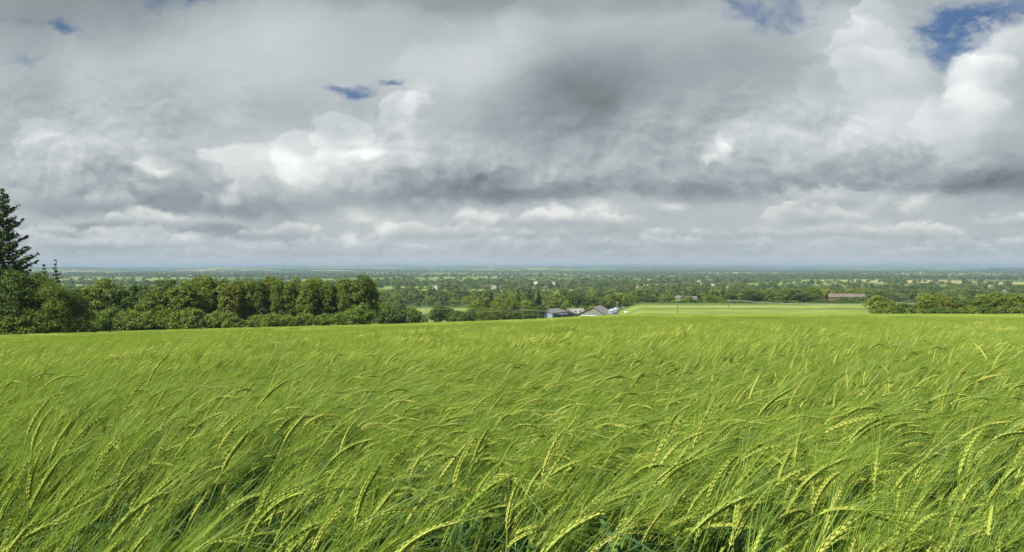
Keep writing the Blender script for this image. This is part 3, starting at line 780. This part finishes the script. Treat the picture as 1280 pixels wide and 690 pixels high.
def farm():
    # blue-grey shed, gable towards the camera, dark roof running back to the right
    D = 405
    t = thing('farm_shed', 'blue-grey sheet-clad shed with a dark roof, leftmost of the farm buildings', 'shed', at(687.5, D), R(-32))
    t.location.z += top_h(687.5, 385.8, D) - 5.8
    part(t, 'wall', lambda b: gable(b, 11, 15, 4.0, 5.6), M_BLUE)
    part(t, 'roof', lambda b: gable_roof(b, 11, 15, 4.0, 5.6), M_ROOF)
    part(t, 'door', lambda b: b.box((0, -7.56, 1.5), (3.8, .1, 3.2)), M_SLATE)
    part(t, 'lean_to', lambda b: (b.box((7.7, 1, 3.5), (4.2, 11, .15)), b.box((9.3, -4.3, 1.2), (.25, .25, 5.4)), b.box((9.3, 6.3, 1.2), (.25, .25, 5.4)), b.box((9.35, 3.2, 1.5), (.15, 5, 5))), M_ROOF)
    # farmhouse with a faded roof and two white dormers
    D = 425
    t = thing('farmhouse', 'farmhouse with a faded pinkish roof and two white dormers between the barns', 'house', at(719, 440), R(4))
    t.location.z += top_h(719, 385.3, 440) - 6.4; t.scale = (.68, .8, .8)
    hw = part(t, 'wall', lambda b: b.box((0, 0, 1.6), (13, 7, 6.2)), M_STONE)
    def hr(b):
        v = [[-6.9,-4.1,4.6],[6.9,-4.1,4.6],[6.9,0,8.0],[-6.9,0,8.0],[-6.9,4.1,4.6],[6.9,4.1,4.6]]
        b.add(v, [[0,1,2,3],[3,2,5,4],[0,3,4],[1,5,2],[0,4,5,1]] if False else [[0,1,2,3],[3,2,5,4],[0,4,5,1]]); b.add([v[0], v[3], v[4], v[1], v[2], v[5]], [[0,1,2],[3,5,4]])
    rf = part(t, 'roof', hr, M_RUST)
    part(rf, 'chimney', lambda b: (b.box((-6, 0, 8.2), (.9, .9, 1.8)), b.box((-6, 0, 9.25), (.5, .5, .3))), M_BRICK)
    for x in (-1.4, 2.2):
        dm = part(t, 'dormer', lambda b: (b.box((x, -2.9, 6.0), (1.5, 1.8, 1.7)), b.box((x, -2.9, 6.95), (1.9, 2.1, .18))), M_PAINT)
        part(dm, 'pane', lambda b: b.box((x, -3.83, 6.1), (.9, .05, .9)), M_GLASS)
    for x in (-4.5, -1.5, 1.5, 4.5): part(t, 'window', lambda b: b.box((x, -3.53, 2.9), (1.0, .08, 1.3)), M_GLASS)
    # big barn
    D = 400
    t = thing('barn', 'large grey-green barn with a wide gable and faded roof, centre of the farm', 'barn', at(743.5, D), R(-16))
    t.location.z += top_h(743.5, 382.3, D) - 6.8
    part(t, 'wall', lambda b: gable(b, 17, 20, 2.2, 6.6, off=1.0), M_STONE)
    part(t, 'roof', lambda b: gable_roof(b, 17, 20, 2.2, 6.6, .5, off=1.0), M_RUST)
    part(t, 'door', lambda b: b.box((1.2, -10.06, 1.7), (5, .1, 4.2)), M_SLATE)
    part(t, 'beam', lambda b: b.box((1.0, -10.07, 2.6), (12, .1, .2)), M_PAINT)
    part(t, 'annex', lambda b: (b.box((10.7, -4, .9), (4.2, 8, 3.4)), b.box((10.7, -4, 2.7), (4.8, 8.6, .2))), M_BLUE)
    # pair of feed silos
    for px, h, lab in ((764.5, top_h(764.5, 385.6, 398), 'shorter grey steel silo with a cone cap, nearer the barn'), (769.5, top_h(769.5, 383.8, 398), 'taller grey steel silo with a cone cap, right of its pair')):
        t = thing('silo', lab, 'silo', at(px, 398), 0, 'steel silos beside the barn')
        part(t, 'tank', lambda b: b.lathe([(0.02, .5), (.5, .6), (1.75, 1.4), (1.75, h - 1.2)], 20), M_STEEL)
        part(t, 'cap', lambda b: b.lathe([(1.82, h - 1.21), (1.82, h - 1.1), (.4, h - .1), (.02, h)], 20), M_STEEL)
        part(t, 'band', lambda b: [b.lathe([(1.77, z), (1.80, z), (1.80, z + .12), (1.77, z + .12)], 20) for z in np.arange(1.6, h - 1.35, .9)], M_SLATE)
        for a in range(4):
            part(t, 'leg', lambda b: b.box((1.5 * math.cos(a * 1.571 + .78), 1.5 * math.sin(a * 1.571 + .78), .2), (.16, .16, 2.2)), M_STEEL)
    mh = top_h(771.5, 378.5, 404)
    t = thing('flue_pole', 'thin grey mast rising beside the silos', 'mast', at(771.5, 404))
    part(t, 'pole', lambda b: b.tube([[0,0,-1],[0,0,mh]], [.16,.12], 8), M_STEEL); part(t, 'cap', lambda b: b.lathe([(.26, mh), (.26, mh + .15), (.02, mh + .4)], 8), M_STEEL)
    # white vehicles
    def car(px, d, rz, lab, L=4.2, hgt=1.5, van=False):
        t = thing('parked_van' if van else 'parked_car', lab, 'van' if van else 'car', at(px, d), rz)
        if van: t.location.z += top_h(px, 388.6, d) - hgt; t.scale = (.9, .9, .9)
        prof = [(-L/2, .35), (L/2, .35), (L/2, .85), (L*.30, .98), (L*.14, hgt), (-L*.40, hgt), (-L/2, .95)] if not van else [(-L/2, .4), (L/2, .4), (L/2, 1.1), (L*.40, 1.25), (L*.27, hgt), (-L/2, hgt)]
        def body(b):
            n = len(prof); w = .86
            v = [[x, s * w * (1 if z < 1.0 else .9), z] for s in (-1, 1) for x, z in prof]
            b.add(v, [list(range(n))]); b.add(v, [list(range(2 * n - 1, n - 1, -1))])
            b.f[-1] = (b.f[-1][0], 0)
            for i in range(n): b.add([v[i], v[(i+1) % n], v[n + (i+1) % n], v[n + i]], [[0, 3, 2, 1]])
        part(t, 'body', body, M_PAINT)
        for s in (-1, 1): part(t, 'window', lambda b: b.box((-L*.1, s * .80, hgt * .78), (L * .42, .05, hgt * .24)), M_GLASS)
        if van:
            for s in (-1, 1): part(t, 'window', lambda b: b.box((-L/2 - .02, s * .38, hgt * .76), (.04, .52, .5)), M_GLASS)
        for s in (-1, 1):
            for xx in (-L * .30, L * .31):
                def wh(b): 
                    a = np.arange(13) * 2 * math.pi / 12
                    b.tube([[xx, s * .70, .32], [xx, s * .90, .32]], .32, 12); b.f.append((np.array([list(range(11, -1, -1))]), 0))
                part(t, 'wheel', wh, M_BLACK)
        return t
    car(749.5, 383, .1, 'small white car parked in front of the big barn', 4.2, 1.5)
    car(782, 372, R(84), 'white van parked alone on the meadow right of the silos', 5.6, 2.3, True)
    # farm with a domed grey roof behind the meadow
    t = thing('domed_barn', 'grey barn with a rounded roof behind the bushes at the meadow top', 'barn', at(851, 600), R(10))
    t.location.z += .9; t.scale = (.42, .7, .62)
    part(t, 'wall', lambda b: b.box((0, 0, 1.5), (12, 14, 8)), M_STONE)
    a = np.linspace(0, math.pi, 13)
    def dome(b):
        v = np.array([[6.4 * math.cos(q), yy, 5.5 + 3.2 * math.sin(q)] for yy in (-7.4, 7.4) for q in a]); n = 13
        b.add(v, [[i, i + 1, n + i + 1, n + i] for i in range(n - 1)]); b.f.append((np.array([list(range(n))]) + 0, 0)); b.f.append((np.array([list(range(2 * n - 1, n - 1, -1))]), 0))
    part(t, 'roof', dome, M_ROOF)
    t = thing('slate_house', 'dark slate-roofed house right of the rounded barn roof', 'house', at(864, 610), R(80))
    t.location.z += .5; t.scale = (.6, .6, .62)
    part(t, 'wall', lambda b: gable(b, 7, 13, 6.0, 8.6), M_STONE); part(t, 'roof', lambda b: gable_roof(b, 7, 13, 6.0, 8.6), M_ROOF)
    part(t, 'window', lambda b: b.box((3.53, -2, 4.4), (.08, 1.1, 1.2)), M_GLASS)
    # brown barn on the right
    t = thing('brick_barn', 'long brown brick barn with a tan roof at the meadow corner', 'barn', at(1058, 555), R(72))
    h = top_h(1058, 367.5, 555)
    part(t, 'wall', lambda b: gable(b, 9, 23, h * .68, h), M_BRICK)
    part(t, 'roof', lambda b: gable_roof(b, 9, 23, h * .68, h, .3), M_TAN)
    part(t, 'door', lambda b: b.box((-4.53, 3, 1.8), (.08, 3.5, 3.6)), M_SLATE)
    # white and pale houses far over the plain
    hs = [(692, 352.5, 1700, 10), (617, 356.5, 1500, 13), (640, 347.2, 3100, 18), (838, 343.2, 4300, 28), (845, 343.4, 4300, 22), (874, 350.6, 1900, 12), (895, 355, 1500, 18), (985, 342.5, 4200, 20), (1105, 342.3, 4600, 22), (1151, 339.8, 5600, 38), (1222, 340, 5400, 44), (1275, 350.5, 2600, 30), (1252, 362.8, 950, 14), (1130, 341, 5000, 20), (285, 344.0, 3600, 20), (1240, 355.5, 1500, 14), (543, 357, 1450, 14), (670, 352, 1750, 12), (497, 345.5, 3300, 24), (1020, 344, 3500, 16)]
    for i, (px, yy, d, w) in enumerate(sorted(hs)):
        p = at(px, d); zt = (HZ - yy) / F * d; p.z = max(p.z, zt - 4.8)
        t = thing('country_house', f'tiny pale country house far out on the plain, {ORD[i]} from the left', 'house', p, R(-20 + 13 * (i % 5)), 'pale houses scattered over the plain')
        t.scale = (.7, .7, .62)
        part(t, 'wall', lambda b: (b.box((0, 0, 1.0), (w, 8, 9.0))), M_WHITE if i % 4 else M_STONE)
        def hr2(b):
            v = np.array([[-w/2-.4,-4.4,5.4],[w/2+.4,-4.4,5.4],[w/2+.4,0,8.2],[-w/2-.4,0,8.2],[-w/2-.4,4.4,5.4],[w/2+.4,4.4,5.4]]) + [0, 0, .12]
            b.add(v, [[0,1,2,3],[3,2,5,4],[0,4,5,1]]); b.add(v, [[0,3,4],[1,5,2]])
        part(t, 'roof', hr2, M_SLATE if i % 3 else M_RUST)
farm()

# poles and wires
def poles():
    spec = [(532.5, 384, 250, 'slim power pole beyond the crest, right of the dark copse'), (654, 386, 330, 'power pole with a lamp-like insulator in front of the tree belt, left of the shed'), (847, 374, 255, 'thin pole standing alone in the striped meadow'), (910.5, 374.5, 330, 'stout brown pole in the middle of the striped meadow'), (1022.5, 384, 300, 'short thin pole on the meadow, left of the brown barn'), (1173, 378, 300, 'pale power pole in front of the olive trees on the right')]
    tops = {}
    for px, yt, d, lab in spec:
        p = at(px, d); h = top_h(px, yt, d); r0 = .17 if px == 910.5 else .12
        t = thing('power_pole', lab, 'pole', p, 0, 'power poles beyond the crop')
        part(t, 'pole', lambda b: b.tube([[0,0,-.8],[0,0,h]], [r0, r0 * .75], 8), M_WOODP)
        part(t, 'crossarm', lambda b: b.box((0, -.15, h - .5), (1.4, .1, .12)), M_WOODP)
        for x in (-.6, 0, .6): part(t, 'insulator', lambda b: b.lathe([(.03, h - .44), (.07, h - .38), (.07, h - .25), (.02, h - .18)], 8, (x, -.15, 0)), M_PAINT)
        tops[px] = p + Vector((0, -.15, h - .2))
    def wire(a, c, sag, lab):
        t = np.linspace(0, 1, 24); a = np.array(a); c = np.array(c)
        P = a + (c - a) * t[:, None]; P[:, 2] -= sag * 4 * t * (1 - t)
        b = MB(); b.tube(P, .035, 5); tag(put('power_line', b.mesh('power_line', M_WIRE, True)), lab, 'wire', 'overhead power lines')
    wire(tops[532.5], tops[654], 1.0, 'overhead wire crossing in front of the tree belt left of the shed')
    q = at(712, 345); wire(tops[654], (q.x, q.y, q.z + top_h(712, 386, 345)), .8, 'overhead wire running from the tree belt pole to the farm roofs')
    wire(tops[910.5], tops[1173] , 1.2, 'overhead wire spanning the meadow from the stout pole to the right')
    e = at(1330, 300); wire(tops[1173], (e.x, e.y, tops[1173].z + 2.0), .8, 'overhead wire in front of the trees at the right border')
poles()

# ------------------------------------------------------------------ air
def haze():
    b = MB(); zt = 22.0
    b.box((0, 0, (zt - 80) / 2), (52400, 52400, zt + 80))
    m = bpy.data.materials.new('air'); m.use_nodes = True; nt = m.node_tree
    nt.nodes.remove(nt.nodes['Principled BSDF'])
    v = nt.nodes.new('ShaderNodeVolumePrincipled')
    v.inputs['Color'].default_value = (.29, .39, .55, 1); v.inputs['Density'].default_value = HAZE
    v.inputs['Anisotropy'].default_value = .0
    nt.links.new(v.outputs[0], nt.nodes['Material Output'].inputs['Volume'])
    o = put('haze', b.mesh('haze', m)); o['kind'] = 'stuff'
HAZE = 9.5e-5
haze()

# ------------------------------------------------------------------ sky, sun, camera
SUN_AZ, SUN_EL = R(-128), R(49)      # azimuth from +Y, clockwise positive
def world():
    w = bpy.data.worlds.new('World'); SC.world = w; w.use_nodes = True
    nt = w.node_tree; bg = nt.nodes['Background']
    sky = nt.nodes.new('ShaderNodeTexSky'); sky.sky_type = 'NISHITA'; sky.sun_disc = False
    sky.sun_elevation = SUN_EL; sky.sun_rotation = SUN_AZ; sky.air_density = 1.0; sky.dust_density = .6; sky.ozone_density = 2.0
    tc = nt.nodes.new('ShaderNodeTexCoord')
    sep = nt.nodes.new('ShaderNodeSeparateXYZ'); nt.links.new(tc.outputs['Generated'], sep.inputs[0])
    dx, dy, dz = (S(nt, sep.outputs[i]) for i in range(3))
    yy = dy.abs().max(.22)
    U = dx / yy * 1.005 + .640; V = .331 - dz / yy * 1.005         # tangent plane of the northern sky
    up = dz.max(0.0)
    # perspective coordinate of a cloud deck
    PX = dx / (up + .13); PY = dy.abs() / (up + .13)
    P = nvec(nt, PX, PY, V * 1.5)
    # warp of the cloud outlines
    wn = nnoise(nt, nvec(nt, U, V * 1.5, .3), 4.2, 6, .62, 0, True)
    wv = nt.nodes.new('ShaderNodeSeparateXYZ'); nt.links.new(wn.k, wv.inputs[0])
    W1, W2 = S(nt, wv.outputs[0]) - .5, S(nt, wv.outputs[1]) - .5
    Uw = U + W1 * .20; Vw = V + W2 * .12
    Uh = U + W1 * .14; Vh = V + W2 * .09
    def blob(cx, cy, rx, ry, amp, hard=0.0, rot=0., warped=True):
        a, b = (Uw, Vw) if warped else (Uh, Vh)
        ex = a - cx / 1000.; ey = b - cy / 1000.
        if rot:
            c, s = math.cos(rot), math.sin(rot); ex, ey = ex * c + ey * s, ey * c - ex * s
        q = (ex * (1000. / rx)); t = (ey * (1000. / ry)); r2 = (q * q + t * t).sqrt()
        return r2.ss(hard, 1.25, amp, 0.0)
    def base_edge(cx, cy, rx, h, amp):
        """flat shadowed cloud base: strong just over row cy, fading upward"""
        a = ((Uw - cx / 1000.) * (1000. / rx)).abs().ss(.35, 1.3, 1, 0)
        low = Vf.ss((cy - 8) / 1000., (cy + 8) / 1000., 1, 0); upf = Vw.ss((cy - h) / 1000., (cy - 3) / 1000., 0, 1)
        return a * low * upf * amp
    def puff(x, y, z, scale, detail, rough):
        """rounded heaps: inverted smooth cell distance, several sizes"""
        n = nt.nodes.new('ShaderNodeTexVoronoi'); n.voronoi_dimensions = '2D'; n.feature = 'SMOOTH_F1'; n.normalize = True
        nt.links.new(nvec(nt, x + z, y).k, n.inputs['Vector'])
        n.inputs['Scale'].default_value = scale; n.inputs['Detail'].default_value = detail; n.inputs['Roughness'].default_value = rough
        n.inputs['Lacunarity'].default_value = 2.1; n.inputs['Smoothness'].default_value = .55
        return 1.0 - S(nt, n.outputs['Distance'])
    # deck coordinates: heaps shrink and flatten towards the horizon
    k = up + .16
    QX = dx / k * .55 + W1 * .07; QY = (k._m('LOGARITHM', k, 2.718)) * .62 + W2 * .06
    p0 = puff(QX, QY, .3, 3.6, 3, .55); p1 = puff(QX - .030, QY + .040, .3, 3.6, 3, .55)
    relief = p0 - p1
    soft = nnoise(nt, nvec(nt, U, V * 1.5, 4.), 3.4, 4, .5, .3)
    fine0 = nnoise(nt, nvec(nt, U + W1 * .10, V * 1.5 + W2 * .10, .7), 15., 9, .60, .2)
    fine1 = nnoise(nt, nvec(nt, U + W1 * .10 - .006, V * 1.5 + W2 * .10 - .011, .7), 15., 9, .60, .2)
    frel = fine0 - fine1
    Uf = Uh + (fine0 - .5) * .075; Vf = Vh * .5 + V * .5 + (fine1 - .5) * .05
    crisp = soft.ss(.38, .62, .25, 1.) * V.ss(.06, .17, .12, 1) * V.ss(.225, .265, 1, .12)
    band = V.ss(.236, .258, 0, 1) * V.ss(.305, .325, 1, 0)         # rows of small distant cumulus
    L = .0
    blobs = [(735, 120, 150, 85, -.155), (770, 95, 80, 55, -.05), (900, 85, 120, 55, -.075), (1010, 70, 90, 60, -.05), (870, 160, 170, 60, -.06), (640, 160, 90, 70, -.03), (1150, 200, 210, 40, -.06),
             (170, 235, 150, 40, -.08), (60, 15, 250, 60, -.15), (1270, 0, 120, 40, -.06), (20, 90, 70, 60, -.05), (640, -14, 900, 30, -.10), (620, 225, 150, 30, -.06), (1250, 235, 90, 40, -.05),
             (350, 75, 260, 70, .065), (600, 60, 120, 60, .08), (560, 110, 100, 60, .05), (330, 205, 120, 55, .10), (440, 190, 120, 45, .08), (90, 180, 120, 40, .04), (985, 180, 140, 40, .05), (1130, 140, 150, 45, .06),
             (1075, 45, 70, 40, .09), (1150, 75, 50, 50, .10), (1240, 95, 50, 60, .15), (1215, 160, 120, 40, .06), (1030, 15, 50, 22, .07), (640, 205, 90, 30, .04)]
    for b_ in blobs:
        L = blob(*b_) + L
    for b_ in ((690, 250, 250, 50, -.145), (470, 260, 200, 36, -.09), (1130, 236, 330, 60, -.13), (190, 268, 190, 50, -.12), (140, 293, 240, 16, -.12), (850, 244, 140, 34, -.05)):
        L = base_edge(*b_) + L
    hard = [(900, 190, 22, 13, .17, .1, -.5), (884, 204, 15, 9, .12, .1, -.4), (1072, 250, 34, 13, .22, .2, -.2), (1130, 246, 26, 14, .12, .2, -.3), (690, 262, 26, 10, .14, .2), (740, 264, 40, 12, .12, .2), (610, 268, 22, 10, .12, .2), (485, 276, 22, 12, .13, .2, -.3), (435, 290, 16, 9, .12, .2), (450, 266, 26, 10, .07, .2),
            (515, 130, 16, 40, .10, .1, .5), (450, 188, 34, 14, .13, .1, -.2), (205, 215, 20, 12, .13, .1), (345, 215, 40, 40, .06, .1), (275, 245, 14, 26, .12, .1), (190, 299, 130, 8, .11, .2), (960, 275, 40, 9, .10, .2), (840, 255, 22, 8, .10, .1), (50, 168, 50, 10, .08, .1), (1065, 275, 60, 8, .07, .2)]
    for b_ in hard:
        cx, cy, rx, ry, amp, hd, *ro = b_
        L = blob(cx, cy, rx, ry, amp, hd, ro[0] if ro else 0., False) * fine0.ss(.36, .58, .30, 1.25) + L
    # crisp cauliflower heads: overlapping lit outlines
    for cx, cy, r_, amp in ((318, 222, 58, .075), (372, 198, 52, .06), (425, 176, 46, .06), (470, 196, 60, .03), (505, 138, 36, .07), (560, 90, 60, .015), (400, 232, 70, .03), (205, 222, 34, .05), (120, 208, 60, .04), (55, 178, 44, .05), (1085, 52, 40, .06), (1110, 92, 55, .05), (1060, 118, 60, .035), (1238, 100, 52, .08), (1270, 60, 46, .06), (1215, 150, 66, .05), (1120, 168, 80, .04), (960, 200, 70, .03), (1105, 20, 30, .06), (700, 30, 90, .03), (820, 190, 80, .03)):
        ex = (Uf - cx / 1000.) * (1000. / r_); ey = (Vf - cy / 1000.) * (1400. / r_)
        r2 = (ex * ex + ey * ey).sqrt()
        side = (ex * -.5 + ey * -.8).ss(-.9, .9, .15, 1.5)            # lit from the upper left
        L = r2.ss(.84, 1.10, amp * 1.0, 0.) * side + L
    lum = L + .480 + relief * crisp * .34 + frel * crisp * .40 + (soft - .5) * .20 + (fine0 - .5) * .10 * crisp
    # rows of cumulus one behind the other: lit billowing tops, flat grey bases
    rows = [(327, 7, 22, .06, .53, .45, .5), (319, 9, 15, .07, .56, .44, .6), (309, 10, 11, .06, .61, .43, .62), (297, 13, 8.0, .05, .67, .42, .66), (281, 17, 6.0, .03, .73, .41, .70), (262, 26, 4.2, -.005, .66, .38, .55)]
    for i, (vb, hh, us, cov, br, dk, op) in enumerate(rows):
        low = nnoise(nt, nvec(nt, U * us + 3.7 * i, 1.3 * i, 0), 1.25, 4, .55)
        pf = puff(U * us + W1 * 1.6, V * us * 1.7 + W2 * 1.6, 5.3 * i, 2.3, 3, .62)
        pres = (low - .46 + cov).max(0.0) * 6.5
        base = vb / 1000. + W2 * (.05 * hh / 40.) + (fine0 - .5) * (hh * .0005)
        topv = base - pres.min(1.25) * (hh / 1000.) - (pf - .60) * (hh / 1000. * 1.7) - (fine0 - .5) * (hh / 1000. * 1.4)
        e = .0022 + hh * .00020
        mk = ((V - topv) * (1 / e)).ss(-1, 1) * ((base - V) * (1 / (e * 3.5))).ss(-1, 1) * pres.ss(.05, .6)
        t = ((V - topv) / (base - topv).max(.003)).clamp()
        pg = puff(U * us + W1 * 1.6 - .05, V * us * 1.7 + W2 * 1.6 - .09, 5.3 * i, 2.3, 3, .62)
        sh = br - t.pow(1.35) * (br - dk) + ((pf - pg) * .55 + (fine0 - .5) * .30 + frel * .45 + (low - .5) * .25) * (1 - t * .6) * (.4 + .6 * op)
        lum = lum * (1 - mk * op) + sh * (mk * op)
    thin = nnoise(nt, nvec(nt, U * 2.2 + W1 * .6, V * 75. + W2 * 3., 6.), 1.0, 5, .55)
    lum = lum + (thin - .5) * .12 * V.ss(.272, .30, 0, 1)
    veil = V.ss(.314, .334, 0, 1)
    lum = lum * (1 - veil * .8) + veil * .8 * .54
    lum = lum.max(.12)
    # tint: neutral where bright, slightly blue where grey, creamy low down
    cool = nmix(nt, lum.ss(.25, .75), (.855, .98, 1.05), (.955, 1.0, 1.0))
    warm = nmix(nt, V.ss(.15, .27) * V.ss(.28, .33, 1, .3), cool, nmix(nt, lum.ss(.35, .70), (.85, .98, 1.05), (.995, 1.01, .965)))
    warm = nmix(nt, V.ss(.285, .331) * .8, warm, (.86, .985, 1.08))
    vm = nt.nodes.new('ShaderNodeVectorMath'); vm.operation = 'SCALE'; nt.links.new(warm.k, vm.inputs[0])
    lin = lum.pow(1.35) * (CLOUD / SKY_STR)
    nt.links.new(lin.k, vm.inputs['Scale'])
    # holes of blue
    hole = .0
    for b_ in ((85, 40, 42, 16, 1.1, .0), (235, 6, 110, 24, .85, .0), (165, 75, 70, 12, .30, 0), (427, 110, 40, 11, 1.05, .0), (497, 98, 28, 8, 1.0, .0), (450, 103, 80, 22, .28, 0), (1204, 50, 62, 40, 1.2, .1), (1262, 14, 100, 30, .95, .0), (965, 14, 120, 30, .80, 0), (1175, 20, 60, 30, .45, .0), (20, 20, 90, 26, .36, 0), (5, 80, 50, 22, .36, 0)):
        hole = blob(*b_) + hole
    hole = (hole * 1.05 - (fine0 - .46) * 2.4 - (p0 - .5) * .25 * hole.ss(.1, .5)).ss(.12, 1.25) * hole.ss(.05, .3) * V.ss(.13, .17, 1, 0) * .92
    wisp = nnoise(nt, nvec(nt, U + W1 * .08, V * 1.3 + W2 * .08, 9.), 24., 6, .62)
    hole = hole * (1 - wisp.ss(.47, .64) * .62)
    sb = nt.nodes.new('ShaderNodeVectorMath'); sb.operation = 'MULTIPLY'; nt.links.new(sky.outputs[0], sb.inputs[0]); sb.inputs[1].default_value = BLUE
    mixn = nmix(nt, hole.clamp(), S(nt, vm.outputs[0]), S(nt, sb.outputs[0]))
    nt.links.new(mixn.k, bg.inputs['Color']); bg.inputs['Strength'].default_value = SKY_STR
    w.cycles.sampling_method = 'MANUAL'; w.cycles.sample_map_resolution = 512
SKY_STR = .10; CLOUD = .600; BLUE = (.13, .20, .285)
world()

sl = bpy.data.lights.new('sun', 'SUN'); sl.energy = 4.9; sl.angle = R(.6); sl.color = (1.0, .95, .86)
so = bpy.data.objects.new('sun', sl); COL.objects.link(so)
dirv = Vector((math.sin(SUN_AZ) * math.cos(SUN_EL), math.cos(SUN_AZ) * math.cos(SUN_EL), math.sin(SUN_EL)))
so.rotation_euler = (-dirv).to_track_quat('-Z', 'Y').to_euler(); so.location = dirv * 60

cam = bpy.data.cameras.new('camera'); co = bpy.data.objects.new('camera', cam); COL.objects.link(co); SC.camera = co
cam.sensor_width = 36; cam.lens = 36 * F / 1280; cam.clip_start = .02; cam.clip_end = 80000
co.location = (0, 0, 0); co.rotation_euler = (R(90), 0, 0)
cam.shift_y = (HZ - 345) / 1280.0
SC.view_settings.view_transform = 'Standard'; SC.view_settings.look = 'None'; SC.view_settings.gamma = 1; SC.view_settings.exposure = 1.2
SC.render.engine = 'CYCLES'
SC.cycles.use_denoising = True; SC.cycles.max_bounces = 6; SC.cycles.diffuse_bounces = 3; SC.cycles.transmission_bounces = 3; SC.cycles.volume_bounces = 1; SC.cycles.transparent_max_bounces = 4
SC.render.use_persistent_data = False
